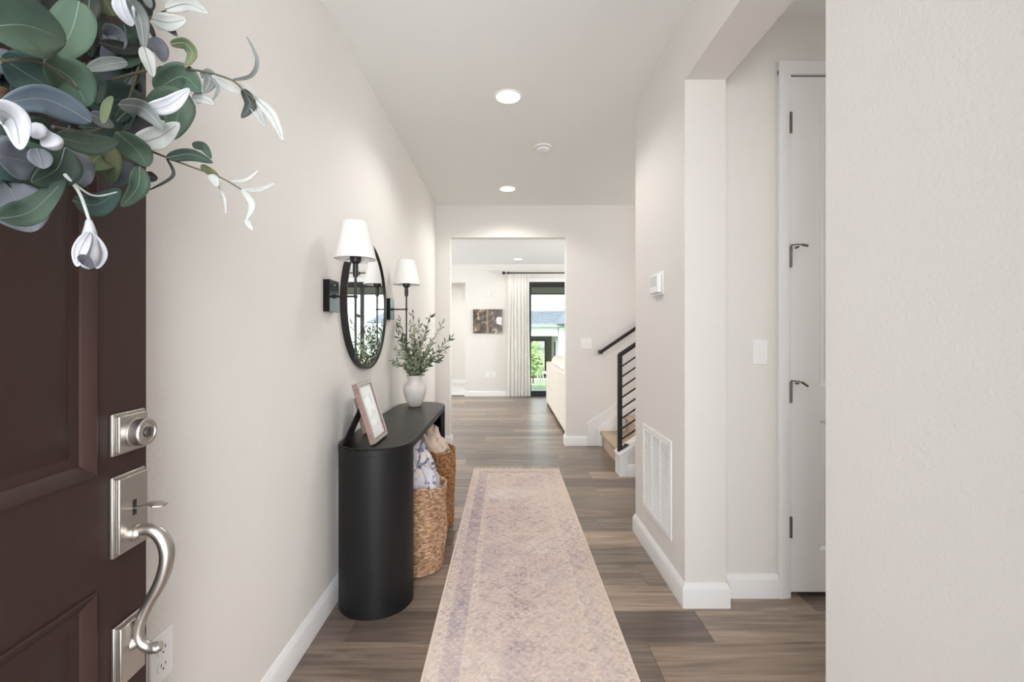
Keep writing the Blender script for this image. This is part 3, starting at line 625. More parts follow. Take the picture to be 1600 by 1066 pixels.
# ------------------------------------------------------------------ ceiling fixtures
def can_light(x, y, cz, label, watts, spot=True, r=0.078):
    t_ = thing('recessed_light', label, 'ceiling light', (x, y, cz), group=None)
    MB().lathe((x, y, cz), [(r+0.008, -0.0002), (r+0.007, -0.004), (r-0.002, -0.006), (r-0.007, -0.003)], 40).build('trim_ring', M_white, t_)
    MB().lathe((x, y, cz), [(r-0.006, -0.003), (r*0.6, -0.0045), (0.001, -0.005)], 40).build('lens', M_lamp, t_)
    l = light('downlight', 'SPOT', (x, y, cz-0.02), watts, (1.0, 0.97, 0.935), (0, 0, 0), spot_size=radians(150), spot_blend=0.5, shadow_soft_size=0.07)
    return t_
can_light(0.004, 2.783, CZ, 'bright round recessed light, the larger looking of the hallway pair', CAN_W)
can_light(0.0, 4.533, CZ, 'bright round recessed light just before the end wall of the hallway', CAN_W2)
can_light(0.2, 8.6, CZ-0.02, 'small recessed light in the living room ceiling', 14)
can_light(1.9, 1.2, 2.787, 'unseen recessed light added to the side hall ceiling', 4)  # lamp out of view, added to light the side hall
sd = thing('smoke_detector', 'white round smoke detector on the hallway ceiling', 'smoke detector', (0.278, 3.52, CZ))
MB().lathe((0.278, 3.52, CZ), [(0.066, 0), (0.066, -0.010), (0.060, -0.014), (0.052, -0.014)], 40).build('base_plate', M_white, sd)
MB().lathe((0.278, 3.52, CZ), [(0.052, -0.012), (0.052, -0.022), (0.048, -0.032), (0.03, -0.038), (0.001, -0.039)], 40).build('cap', M_white, sd)
MB().lathe((0.278, 3.52, CZ), [(0.0535, -0.015), (0.0535, -0.019)], 40).build('vent_slot', mat('vent_grey', S(140, 140, 140), 0.7), sd)
MB().lathe((0.278, 3.52, CZ), [(0.009, -0.037), (0.009, -0.041), (0.001, -0.041)], 20).build('test_button', M_trim, sd)

# thermostat
th = thing('thermostat', 'small white thermostat on the wall above the return grille', 'thermostat', (XR, 2.44, 1.53))
MB().box(XR-0.008, XR-0.0003, 2.35, 2.52, 1.475, 1.60).build('back_plate', M_white, th, bevel=0.004)
MB().box(XR-0.030, XR-0.008, 2.365, 2.505, 1.487, 1.588).build('housing', M_white, th, bevel=0.006, seg=3)
MB().box(XR-0.031, XR-0.0295, 2.385, 2.485, 1.525, 1.578).build('display', mat('display_grey', S(206, 212, 210), 0.2), th, bevel=0.0005)

# return air grille
g = thing('return_air_grille', 'white louvred return air grille low on the hallway wall', 'air vent', (XR, 2.455, 0.478))
gy0, gy1, gz0, gz1 = 2.235, 2.705, 0.232, 0.730
m = MB(); f_ = 0.028; x0, x1 = XR-0.008, XR-0.0003
m.box(x0, x1, gy0, gy1, gz0, gz0+f_); m.box(x0, x1, gy0, gy1, gz1-f_, gz1); m.box(x0, x1, gy0, gy0+f_, gz0+f_, gz1-f_); m.box(x0, x1, gy1-f_, gy1, gz0+f_, gz1-f_)
m.build('frame', M_white, g, bevel=0.002)
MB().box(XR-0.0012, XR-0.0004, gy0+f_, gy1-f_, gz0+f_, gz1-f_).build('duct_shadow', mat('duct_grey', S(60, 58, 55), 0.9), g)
cw = (gy1-gy0-2*f_)/3
for i in (1, 2):
    y = gy0+f_+cw*i; MB().box(XR-0.0075, XR-0.001, y-0.006, y+0.006, gz0+f_, gz1-f_).build('divider', M_white, g)
nl = 34; step = (gz1-gz0-2*f_)/nl; me0 = None
for i in range(3):
    ya_ = gy0+f_+cw*i+(0.007 if i else 0.001); yb_ = gy0+f_+cw*(i+1)-(0.007 if i < 2 else 0.001)
    for k in range(nl):
        z = gz0+f_+step*(k+0.5)
        q = MB(); q.prism([(XR-0.0072, z-0.0030), (XR-0.0062, z-0.0038), (XR-0.0015, z+0.0026), (XR-0.0025, z+0.0034)], 'y', ya_, yb_)
        q.build('louvre', M_white, g, smooth=False)

# ------------------------------------------------------------------ stairs
stc = thing('staircase', 'beige carpeted stairs with white stringers rising beside the end wall', 'stairs', (1.073, 4.6, 0), kind='structure')
RX, RI, TR, NS = 1.073, 0.178, 0.262, 6
for i in range(NS):
    x0 = RX+TR*i; z1 = RI*(i+1)
    pr = [(x0, 0.001 if i == 0 else RI*i-0.02), (x0, z1-0.045), (x0-0.022, z1-0.032), (x0-0.027, z1-0.017), (x0-0.020, z1-0.004), (x0-0.005, z1), (x0+TR+0.03, z1), (x0+TR+0.03, 0.001 if i == 0 else RI*i-0.02)]
    MB().prism(pr, 'y', 4.142, YF-0.026).build('carpeted_step', M_carpet, stc, ang=50)
sl_ = RI/TR
xs = [(0.905, 0.0), (1.047, 0.0), (1.047, 0.23), (3.0, 0.23+sl_*(3.0-1.047)), (3.0, 0.23+0.15+sl_*(3.0-1.047)), (0.905+0.02, 0.252)]
sk = [(0.905, 0.001), (1.06, 0.001), (1.06, 0.001), (3.0, 0.02+sl_*1.8), (3.0, 0.255+sl_*(3.0-0.905)), (0.905, 0.255)]
MB().prism([(0.905, 0.001), (1.10, 0.001), (3.0, sl_*1.9), (3.0, 0.255+sl_*(3.0-0.905)), (0.905, 0.255)], 'y', YF-0.020, YF-0.0003).build('wall_skirt', M_trim, stc, bevel=0.003)
MB().prism([(1.04, 0.001), (1.10, 0.001), (3.0, sl_*1.9), (3.0, 0.235+sl_*(3.0-1.06)), (1.06, 0.235), (1.04, 0.215)], 'y', YF-0.034, YF-0.020).build('inner_stringer', M_trim, stc, bevel=0.003)
# knee wall
KX = 0.995; kz = 0.205; ky0, ky1 = 3.975, 4.142
def slope_poly(x0, x1, dz0, dz1): return [(x0, kz+dz0+sl_*(x0-KX)), (x1, kz+dz0+sl_*(x1-KX)), (x1, kz+dz1+sl_*(x1-KX)), (x0, kz+dz1+sl_*(x0-KX))]
MB().prism([(KX+0.018, 0.001), (3.2, 0.001), (3.2, kz-0.02+sl_*(3.2-KX)), (KX+0.018, kz-0.02+sl_*0.018)], 'y', ky0+0.015, ky1-0.004).build('knee_wall', M_wall, stc)
MB().prism(slope_poly(KX-0.008, 3.2, -0.022, 0.0), 'y', ky0-0.012, ky1+0.008).build('sloping_cap', M_trim, stc, bevel=0.003)
MB().prism([(KX, 0.001), (KX+0.018, 0.001), (KX+0.018, kz-0.022+sl_*0.018), (KX, kz-0.022)], 'y', ky0-0.003, ky1).build('end_board', M_trim, stc, bevel=0.002)
MB().prism([(KX+0.018, 0.001), (KX+0.075, 0.001), (KX+0.075, kz-0.022+sl_*0.075), (KX+0.018, kz-0.022+sl_*0.018)], 'y', ky0-0.001, ky0+0.015).build('corner_trim', M_trim, stc, bevel=0.002)
MB().prism(slope_poly(KX+0.075, 3.2, -0.06, -0.022), 'y', ky0+0.003, ky0+0.015).build('sloping_trim', M_trim, stc, bevel=0.002)
mb = MB(); bb_run(mb, (KX+0.075, ky0+0.015), (3.2, ky0+0.015), (0, -1)); mb.build('stair_baseboard', M_trim, stc)

rl = thing('stair_railing', 'black metal stair railing with slanted bars on the low stair wall', 'railing', (1.02, 4.05, kz))
py_ = 4.055; RXp = 1.013
zc = kz+sl_*(RXp-KX)
MB().box(RXp-0.016, RXp+0.022, py_-0.02, py_+0.02, zc+0.002, 1.075).build('post', M_blackmetal, rl, bevel=0.002)
MB().prism([(RXp-0.016, 1.072), (RXp+0.022, 1.072), (3.1, 1.072+sl_*(3.1-RXp-0.022)), (3.1, 1.115+sl_*(3.1-RXp-0.022)), (RXp-0.004, 1.098), (RXp-0.016, 1.086)], 'y', py_-0.02, py_+0.02).build('top_rail', M_blackmetal, rl, bevel=0.003)
for k in range(8):
    z = H-(571.9+k*16.25-VY)*py_/F
    a = (RXp+0.02, z-0.005); b = (3.08, z-0.005+sl_*(3.08-RXp-0.02))
    MB().prism([(a[0], a[1]-0.007), (b[0], b[1]-0.007), (b[0], b[1]+0.007), (a[0], a[1]+0.007)], 'y', py_-0.008, py_+0.008).build('bar', M_blackmetal, rl)
MB().prism([(RXp-0.016, zc-0.008), (RXp+0.075, zc+0.053), (RXp+0.075, zc+0.061), (RXp-0.016, zc+0.0005)], 'y', py_-0.03, py_+0.03).build('base_plate', M_blackmetal, rl, bevel=0.001)
for dy in (-0.018, 0.018): MB().cyl((RXp+0.055, py_+dy, zc+0.045), (RXp+0.049, py_+dy, zc+0.056), 0.008, n=6).build('bolt', M_blackmetal, rl)
hr = thing('wall_handrail', 'black metal handrail mounted on the wall above the stairs', 'handrail', (1.05, YF, 1.07))
a = P(939, 549, 5.04); MB().prism([(a.x-0.012, a.z-0.020), (a.x+0.01, a.z-0.020), (3.0, a.z-0.026+sl_*(3.0-a.x)), (3.0, a.z+0.012+sl_*(3.0-a.x)), (a.x-0.012, a.z+0.006)], 'y', 5.02, 5.06).build('rail', M_blackmetal, hr, bevel=0.004)
MB().box(a.x-0.02, a.x+0.02, 5.04, YF-0.0003, a.z-0.03, a.z+0.012).build('wall_return', M_blackmetal, hr, bevel=0.003)
for x in (1.75, 2.6):
    z = a.z+sl_*(x-a.x); MB().tube([(x, 5.04, z-0.022), (x, 5.04, z-0.06), (x, YF-0.004, z-0.075)], 0.006, 8).cyl((x, YF-0.006, z-0.075), (x, YF-0.0003, z-0.075), 0.028).build('bracket', M_blackmetal, hr)

# ------------------------------------------------------------------ rug
RX0, RX1, RY0, RY1 = -0.312, 0.478, 1.15, 4.205
rug = thing('runner_rug', 'long faded pink beige patterned runner rug down the hallway', 'rug', ((RX0+RX1)/2, (RY0+RY1)/2, 0))
NU, NV = 200, 764
U = np.linspace(0, 1, NU+1)*(RX1-RX0); V = np.linspace(0, 1, NV+1)*(RY1-RY0)
uu, vv = np.meshgrid(U, V)                        # metres from the left edge / near end
W_, L_ = RX1-RX0, RY1-RY0
eu = np.minimum(uu, W_-uu); ev = np.minimum(vv, L_-vv); ed = np.minimum(eu, ev)
rng = np.random.RandomState(3)
def vnoise(sx, sy, seed):
    r = np.random.RandomState(seed); gx, gy = int(W_/sx)+3, int(L_/sy)+3
    G = r.rand(gy, gx); X = uu/sx; Y = vv/sy; xi = X.astype(int); yi = Y.astype(int); fx = X-xi; fy = Y-yi
    fx = fx*fx*(3-2*fx); fy = fy*fy*(3-2*fy)
    return (G[yi, xi]*(1-fx)+G[yi, xi+1]*fx)*(1-fy)+(G[yi+1, xi]*(1-fx)+G[yi+1, xi+1]*fx)*fy
def hexc(*c): return np.array(S(*c)[:3])
beige, pink, mauve, peach, pale, plum = hexc(221, 205, 193), hexc(211, 190, 182), hexc(176, 162, 170), hexc(220, 198, 178), hexc(228, 220, 214), hexc(146, 126, 134)
big = vnoise(0.35, 0.5, 1); big2 = vnoise(0.25, 0.3, 2); fine = vnoise(0.012, 0.010, 4); mid = vnoise(0.05, 0.04, 5)
def mixc(a, b, k): k = np.clip(k, 0, 1)[..., None]; return a*(1-k)+b*k
C = np.ones(uu.shape+(3,))*beige
C = mixc(C, pink, 0.25+0.6*big); C = mixc(C, pale, (big2-0.45)*1.3); C = mixc(C, mauve, (vnoise(0.11, 0.16, 12)-0.55)*(0.5+1.1*np.clip(1-uu/W_*1.4, 0, 1)))
# mirrored floral lattice: field, border and guards
cu = np.abs(uu-W_/2)
def flowers(a, b, pa, pb, th):
    x = (a/pa)*2*pi; y = (b/pb)*2*pi
    f = np.cos(x)*np.cos(y)+0.6*np.cos(2*x+np.cos(y)*1.5)*np.cos(2*y+np.sin(x))+0.4*np.sin(3*x)*np.sin(3*y)
    return np.clip((f-th)*3, 0, 1)
field = ed > 0.165
lat = flowers(cu, vv, 0.13, 0.155, 0.45)*0.30+flowers(cu+0.03, vv+0.05, 0.07, 0.061, 0.7)*0.26
vc = (vv % 0.41)-0.205
dia = np.abs(cu)/0.12+np.abs(vc)/0.095
med = np.clip(1-np.abs(dia-0.8)*7, 0, 1)*0.5+np.clip(1-np.abs(dia-0.42)*9, 0, 1)*0.5+flowers(cu, vc, 0.045, 0.045, 0.5)*(dia < 1)*0.5
wear = np.clip(0.25+1.1*mid*big*1.6, 0, 1)
C = np.where(field[..., None], mixc(C, plum, (lat*1.1+med*0.5+flowers(cu, vv, 0.034, 0.031, 0.55)*0.28*mid*2)*wear*0.85), C)
border = (ed > 0.055) & (ed <= 0.135)
leftness = np.clip(1.15-uu/W_*1.3, 0, 1)
Cb = mixc(mixc(np.ones_like(C)*beige, pink, 0.3+0.5*big), mauve, (0.12+0.75*leftness)*(0.25+0.9*big2*mid*1.7))
bp_ = flowers(ed-0.095, np.where(eu < ev, vv, uu), 0.075, 0.115, 0.2); bq = flowers(ed-0.095, np.where(eu < ev, vv, uu)+0.03, 0.03, 0.038, 0.6)
Cb = mixc(Cb, plum, bp_*wear*0.45); Cb = mixc(Cb, pale, bq*0.45); Cb = mixc(Cb, plum, flowers(ed-0.095, np.where(eu < ev, vv, uu), 0.018, 0.022, 0.4)*wear*0.25)
C = np.where(border[..., None], Cb, C)
guard = ((ed > 0.012) & (ed <= 0.055)) | ((ed > 0.135) & (ed <= 0.165))
gp = flowers(ed, np.where(eu < ev, vv, uu), 0.043, 0.05, 0.2)
C = np.where(guard[..., None], mixc(mixc(np.ones_like(C)*beige, peach, 0.35*(1-leftness)+0.05), mauve, gp*wear*0.75), C)
for q in (0.055, 0.135, 0.165): C = mixc(C, pale, np.clip(1-np.abs(ed-q)/0.004, 0, 1)*0.45*(0.3+mid))
C = mixc(C, plum, (fine-0.56)*1.3*wear); C = mixc(C, pale, (0.34-fine)*1.6)
cell = rng.rand(NV//2+2, NU//2+2)[(np.arange(NV+1)//2)[:, None], (np.arange(NU+1)//2)[None, :]]
C = mixc(C, plum, (cell-0.66)*0.75*(0.3+wear)); C = mixc(C, pale, (0.3-cell)*0.8)
for vy, sc2 in ((0.64, 1.0), (0.95, 0.9), (1.22, 0.85), (1.62, .8), (2.1, .8), (2.6, .7)):
    rr_ = np.sqrt(((uu-W_/2)/(0.075*sc2))**2+((vv-vy)/(0.055*sc2))**2); th_ = np.arctan2((vv-vy)/0.055, (uu-W_/2)/0.075)
    C = mixc(C, plum, np.clip(1-np.abs(rr_-(0.75+0.2*np.cos(8*th_)))*4, 0, 1)*0.5*(0.3+mid)); C = mixc(C, plum, np.clip(1-np.abs(rr_-0.3)*5, 0, 1)*0.4)
C *= (0.965+0.07*rng.rand(*uu.shape))[..., None]
me = bpy.data.meshes.new('pile')
zt = 0.006+0.0006*vnoise(0.02, 0.02, 9)
co = np.stack([uu+RX0-(RX0+RX1)/2, vv+RY0-(RY0+RY1)/2, zt], -1).reshape(-1, 3)
idx = np.arange((NU+1)*(NV+1)).reshape(NV+1, NU+1)
fc = np.stack([idx[:-1, :-1], idx[:-1, 1:], idx[1:, 1:], idx[1:, :-1]], -1).reshape(-1, 4)
me.vertices.add(len(co)); me.vertices.foreach_set('co', co.ravel()); me.loops.add(fc.size); me.loops.foreach_set('vertex_index', fc.ravel().astype(np.int32))
me.polygons.add(len(fc)); me.polygons.foreach_set('loop_start', np.arange(0, fc.size, 4, dtype=np.int32)); me.update(calc_edges=True)
ca = me.color_attributes.new('Col', 'FLOAT_COLOR', 'POINT'); ca.data.foreach_set('color', np.concatenate([C.reshape(-1, 3), np.ones((len(co), 1))], 1).ravel().astype(np.float32))
rm = mat('rug_pile', (1, 1, 1, 1), 0.95, spec=0.1, bump=(350, 0.35, 0.002, 2)); at = rm.node_tree.nodes.new('ShaderNodeAttribute'); at.attribute_name = 'Col'
rm.node_tree.links.new(at.outputs['Color'], rm.node_tree.nodes['Principled BSDF'].inputs['Base Color'])
me.materials.append(rm); o = bpy.data.objects.new('pile', me); COL.objects.link(o); o.parent = rug; o.location = (0, 0, 0)
me.shade_smooth()
MB().box(RX0, RX1, RY0, RY1, 0.0006, 0.0055).build('backing', M_binding, rug)
for x in (RX0, RX1): MB().tube([(x, RY0, 0.0042), (x, RY1, 0.0048)], 0.0046, 8).build('bound_edge', M_binding, rug)
fg = MB(); r_ = random.Random(2)
for ye, s_ in ((RY1, 1), (RY0, -1)):
    x = RX0
    while x < RX1+0.004:
        l = r_.uniform(0.04, 0.075); dx = r_.uniform(-0.016, 0.016)
        fg.tube([(x, ye-0.004*s_, 0.0045), (x+dx*0.4, ye+s_*l*0.5, 0.0065), (x+dx, ye+s_*l, 0.0032)], [0.0022, 0.003, 0.0024], 5); x += 0.0085
tag(fg.build('fringe', M_fringe, rug), kind='stuff')

# ------------------------------------------------------------------ console table
CX0, CX1, CY0, CY1, CT = -0.800, -0.450, 1.973, 3.392, 0.757
con = thing('console_table', 'matte black console table with rounded ends against the wall', 'console table', ((CX0+CX1)/2, (CY0+CY1)/2, 0))
R_ = (CX1-CX0)/2; ccx = (CX0+CX1)/2
def stadium(r, ya, yb, n=28):
    return [(ccx+r*cos(pi+pi*k/n), ya+r*sin(pi+pi*k/n)) for k in range(n+1)]+[(ccx+r*cos(pi*k/n), yb+r*sin(pi*k/n)) for k in range(n+1)]
ya, yb = CY0+R_, CY1-R_
MB().prism(stadium(R_, ya, yb), 'z', CT-0.034, CT-0.006).build('top_panel', M_console, con, bevel=0.0015)
MB().prism(stadium(R_-0.0025, ya, yb), 'z', CT-0.006, CT).build('top_surface', M_console_top, con, bevel=0.003)
for yy_, sgn, nm in ((ya, -1, 'curved_end'), (yb, 1, 'curved_end')):
    n = 32; thk = 0.028
    ang_ = [pi+pi*k/n if sgn < 0 else pi*k/n for k in range(n+1)]
    rr = R_-0.0012
    outer = [(ccx+rr*cos(a_), yy_+rr*sin(a_)) for a_ in ang_]; inner = [(ccx+(rr-thk)*cos(a_), yy_+(rr-thk)*sin(a_)) for a_ in ang_][::-1]
    m = MB()
    pts = outer+inner; N = len(outer)
    vs = [(p[0], p[1], 0.001) for p in pts]+[(p[0], p[1], CT-0.034) for p in pts]; M2 = len(pts); fs = []
    for i in range(N-1):
        j = M2-1-i; fs += [(i, i+1, j-1, j), (M2+i, M2+i+1, M2+j-1, M2+j)]
    fs += [(i, (i+1) % M2, M2+(i+1) % M2, M2+i) for i in range(M2)]
    m.add(vs, fs); m.build(nm, M_console, con, ang=30)
MB().box(CX0+0.002, CX0+0.016, ya, yb, CT-0.10, CT-0.034).build('rear_rail', M_console, con)

# ------------------------------------------------------------------ baskets
def basket_mat(name, c1, c2, c3):
    m = mat(name, c1, 0.85, bump=(180, 0.9, 0.006, 3, (1, 1, 2.5)))
    n = m.node_tree; L = n.links.new; t_ = n.nodes.new('ShaderNodeTexCoord')
    mp = n.nodes.new('ShaderNodeMapping'); mp.inputs['Scale'].default_value = (1, 1, 2.2); nz = n.nodes.new('ShaderNodeTexNoise'); nz.inputs['Scale'].default_value = 42; nz.inputs['Detail'].default_value = 7
    L(t_.outputs['Object'], mp.inputs[0]); L(mp.outputs[0], nz.inputs[0]); cr = n.nodes.new('ShaderNodeValToRGB'); e = cr.color_ramp.elements
    e[0].position = 0.33; e[0].color = c2; e[1].position = 0.68; e[1].color = c3; x = e.new(0.5); x.color = c1
    L(nz.outputs[0], cr.inputs[0]); L(cr.outputs[0], n.nodes['Principled BSDF'].inputs['Base Color']); return m
Mb1 = basket_mat('woven_seagrass_tan', S(176, 138, 108), S(128, 92, 66), S(214, 184, 154))
Mb2 = basket_mat('woven_seagrass_brown', S(156, 112, 72), S(112, 76, 46), S(190, 146, 102))
def basket(cx, cy, r, h, m, label, seed, hang):
    b = thing('woven_basket', label, 'basket', (cx, cy, 0))
    rows = 34; sub = 5; nc = 240; nz_ = rows*sub; rh = h/rows
    vs = []; fs = []
    for j in range(nz_+1):
        z = 0.004+(h-0.004)*j/nz_; row = int(j/sub); ph = (j % sub)/sub
        hz = z/h; rb = r*(0.90+0.10*min(1, hz*2.2)) - 0.004*sin(hz*9+seed) if hz > 0 else r*0.9
        bulge = sin(pi*ph)**0.6 if ph > 0 else 0
        for k in range(nc):
            a_ = 2*pi*k/nc; s_ = 1 if row % 2 else -1
            braid = 0.5+0.5*sin(a_*44+s_*ph*pi*1.2+row*1.7+seed)
            wob = 1+0.012*noise.noise(Vector((cos(a_)*1.5, sin(a_)*1.5, z*6+seed)))
            rad = rb*wob-0.008+0.0075*bulge*(0.45+0.55*braid)
            vs.append((cx+rad*cos(a_), cy+rad*sin(a_), z+0.0015*noise.noise(Vector((cos(a_)*3, sin(a_)*3, row*0.7)))))
    for j in range(nz_):
        for k in range(nc):
            p, q = j*nc+k, j*nc+(k+1) % nc; fs.append((p, q, q+nc, p+nc))
    # inner wall
    b0 = len(vs)
    for z in (h-0.002, 0.014):
        for k in range(nc):
            a_ = 2*pi*k/nc; vs.append((cx+(r-0.016)*(1 if z > .1 else .9)*cos(a_), cy+(r-0.016)*(1 if z > .1 else .9)*sin(a_), z))
    for k in range(nc):
        q = (k+1) % nc; fs += [(nz_*nc+k, nz_*nc+q, b0+q, b0+k), (b0+k, b0+q, b0+nc+q, b0+nc+k)]
    fs += [tuple(b0+nc+k for k in range(nc)), tuple(range(nc))[::-1]]
    MB().add(vs, fs).build('woven_wall', m, b, ang=180)
    # braided rim
    n = 160; pts = []; rad = []
    for k in range(n+1):
        a_ = 2*pi*k/n; pts.append((cx+(r-0.008)*cos(a_), cy+(r-0.008)*sin(a_), h+0.001)); rad.append(0.0085*(1+0.16*sin(a_*40)))
    MB().tube(pts, rad, 8, caps=False).build('rim', m, b)
    for a0 in hang:
        pts = [(cx+(r-0.003)*cos(a0+d), cy+(r-0.003)*sin(a0+d), h+zz_) for d, zz_ in ((-0.34, -0.025), (-0.30, 0.012), (-0.16, 0.030), (0, 0.034), (0.16, 0.030), (0.30, 0.012), (0.34, -0.025))]
        pts = cat_rom([(cx+(Vector(p).x-cx)*1.05, cy+(Vector(p).y-cy)*1.05, p[2]-0.012) for p in pts], 5)
        MB().tube(pts, [0.0085*(1+0.15*sin(i*1.9)) for i in range(len(pts))], 8).build('handle', m, b)
    return b
basket(-0.500, 2.455, 0.168, 0.445, Mb1, 'tan woven basket under the console, the one nearer the rug end', 1.0, (-1.25, 1.9))
basket(-0.512, 2.985, 0.165, 0.500, Mb2, 'browner woven basket under the console below the vase', 4.0, (-1.5, 1.6))
def fabric_mat(name, base, c2, c3, scale):
    m = mat(name, base, 0.9, spec=0.2, bump=(220, 0.3, 0.002, 3)); n = m.node_tree; L = n.links.new; t_ = n.nodes.new('ShaderNodeTexCoord')
    nz = n.nodes.new('ShaderNodeTexNoise'); nz.inputs['Scale'].default_value = scale; nz.inputs['Detail'].default_value = 4; nz.inputs['Distortion'].default_value = 2.2
    L(t_.outputs['Object'], nz.inputs[0]); cr = n.nodes.new('ShaderNodeValToRGB'); e = cr.color_ramp.elements
    e[0].position = 0.38; e[0].color = c2; e[1].position = 0.62; e[1].color = c3; x = e.new(0.46); x.color = base; x = e.new(0.55); x.color = base
    L(nz.outputs[0], cr.inputs[0]); L(cr.outputs[0], n.nodes['Principled BSDF'].inputs['Base Color']); return m
Mp1 = fabric_mat('floral_fabric_blue', S(190, 190, 199), S(92, 90, 104), S(208, 188, 174), 17)
Mp2 = fabric_mat('marbled_fabric_taupe', S(206, 186, 170), S(128, 116, 112), S(226, 200, 178), 7)
def pillow(c, r, zlo, zhi, m, label, lean, seed, up):
    b = thing('throw_pillow', label, 'pillow', (c[0], c[1], 0.02))
    def fn(u, v):
        a_ = 2*pi*u; ph = v*pi; s_ = max(0.0, sin(ph))**0.62
        z = (zlo+zhi)/2-(zhi-zlo)/2*cos(ph)*abs(cos(ph))**-0.25 if abs(cos(ph)) > 1e-3 else (zlo+zhi)/2
        above = max(0, z-up)/(zhi-up)
        rr = r*s_*(1-0.10*above)
        d = Vector((cos(a_)*rr, sin(a_)*rr, 0))
        q = Vector((cos(a_)*s_*2.6+seed, sin(a_)*s_*2.6, z*9)); f = 1-abs(noise.noise(q))*2
        f2 = noise.noise(q*2.3)
        k = 1+(0.20*f+0.16*f2-0.10)*min(1, above*5+0.02)
        d = d*k; return (c[0]+d.x+lean[0]*above, c[1]+d.y+lean[1]*above, z+0.012*f2*above)
    MB().grid(fn, 72, 60).build('cover', m, b, ang=180)
    return b
pillow((-0.502, 2.455), 0.146, 0.03, 0.705, Mp1, 'crumpled blue grey floral pillow stuffed in the tan basket', (-0.075, 0.0), 3.0, 0.40)
pillow((-0.515, 2.985), 0.142, 0.03, 0.705, Mp2, 'taupe and peach marbled pillow stuffed in the browner basket', (-0.085, 0.0), 9.0, 0.44)

# ------------------------------------------------------------------ mirror
MYc, MZc, MR = 2.546, 1.432, 0.362
mi = thing('round_mirror', 'large round wall mirror with thin black frame behind the first sconce', 'mirror', (XL, MYc, MZc))
def ring_x(prof, n=96):
    m = MB(); vs = [(x, MYc+r*cos(2*pi*k/n), MZc+r*sin(2*pi*k/n)) for x, r in prof for k in range(n)]; L_n = len(prof)
    m.add(vs, [(i*n+k, i*n+(k+1) % n, ((i+1) % L_n)*n+(k+1) % n, ((i+1) % L_n)*n+k) for i in range(L_n) for k in range(n)]); return m
ring_x([(XL+0.0005, MR), (XL+0.033, MR), (XL+0.034, MR-0.001), (XL+0.034, MR-0.011), (XL+0.030, MR-0.012), (XL+0.0005, MR-0.012)]).build('frame', M_blackmetal, mi)
n = 96; m = MB(); m.add([(XL+0.025, MYc+(MR-0.0115)*cos(2*pi*k/n), MZc+(MR-0.0115)*sin(2*pi*k/n)) for k in range(n)], [tuple(range(n))]); m.build('mirror_glass', M_mirror, mi, smooth=False, solid=0.002)

# ------------------------------------------------------------------ sconces
def sconce(y, label):
    s_ = thing('wall_sconce', label, 'wall lamp', (XL, y, 1.435)); X = -0.692; zc = 1.437
    MB().box(XL+0.0004, XL+0.030, y-0.055, y+0.055, zc-0.072, zc+0.072).build('backplate', M_gloss_black, s_, bevel=0.0012)
    MB().cyl((XL+0.03, y, zc), (X, y, zc), 0.0048, n=14).build('arm', M_blackmetal, s_)
    MB().tube([(XL+0.03, y, zc), (XL+0.036, y, zc)], 0.010, 14).build('arm_collar', M_blackmetal, s_)
    MB().cyl((X, y, 1.15), (X, y, 1.545), 0.0045, 0.006, n=14).lathe((X, y, zc), [(0.006, -0.008), (0.0095, -0.004), (0.0095, 0.004), (0.006, 0.008)], 16).build('stem', M_blackmetal, s_)
    MB().lathe((X, y, 0), [(0.001, 1.524), (0.011, 1.526), (0.0125, 1.545), (0.012, 1.585), (0.022, 1.592), (0.025, 1.602), (0.025, 1.622), (0.001, 1.623)], 28).build('candle_cup', M_blackmetal, s_)
    MB().lathe((X, y, 0), [(0.0925, 1.607), (0.0915, 1.606), (0.0555, 1.773), (0.0565, 1.774)], 56).build('lamp_shade', M_shade, s_, solid=0.0012)
    m = MB()
    for a_ in (0.3, 0.3+2*pi/3, 0.3+4*pi/3): m.cyl((X+0.02*cos(a_), y+0.02*sin(a_), 1.621), (X+0.0895*cos(a_), y+0.0895*sin(a_), 1.612), 0.0015, n=6)
    m.build('shade_spider', M_blackmetal, s_)
    MB().lathe((X, y, 0), [(0.013, 1.621), (0.014, 1.64), (0.025, 1.665), (0.029, 1.69), (0.022, 1.715), (0.001, 1.722)], 24).build('bulb', M_white, s_)
    MB().tube([(XL+0.0305, y-0.0, zc+0.05), (XL+0.033, y, zc+0.05)], 0.004, 10).build('screw', M_nickel, s_)
    return s_
sconce(2.04, 'black wall sconce with white shade in front of the mirror')
sconce(3.066, 'black wall sconce with white shade above the vase of greenery')

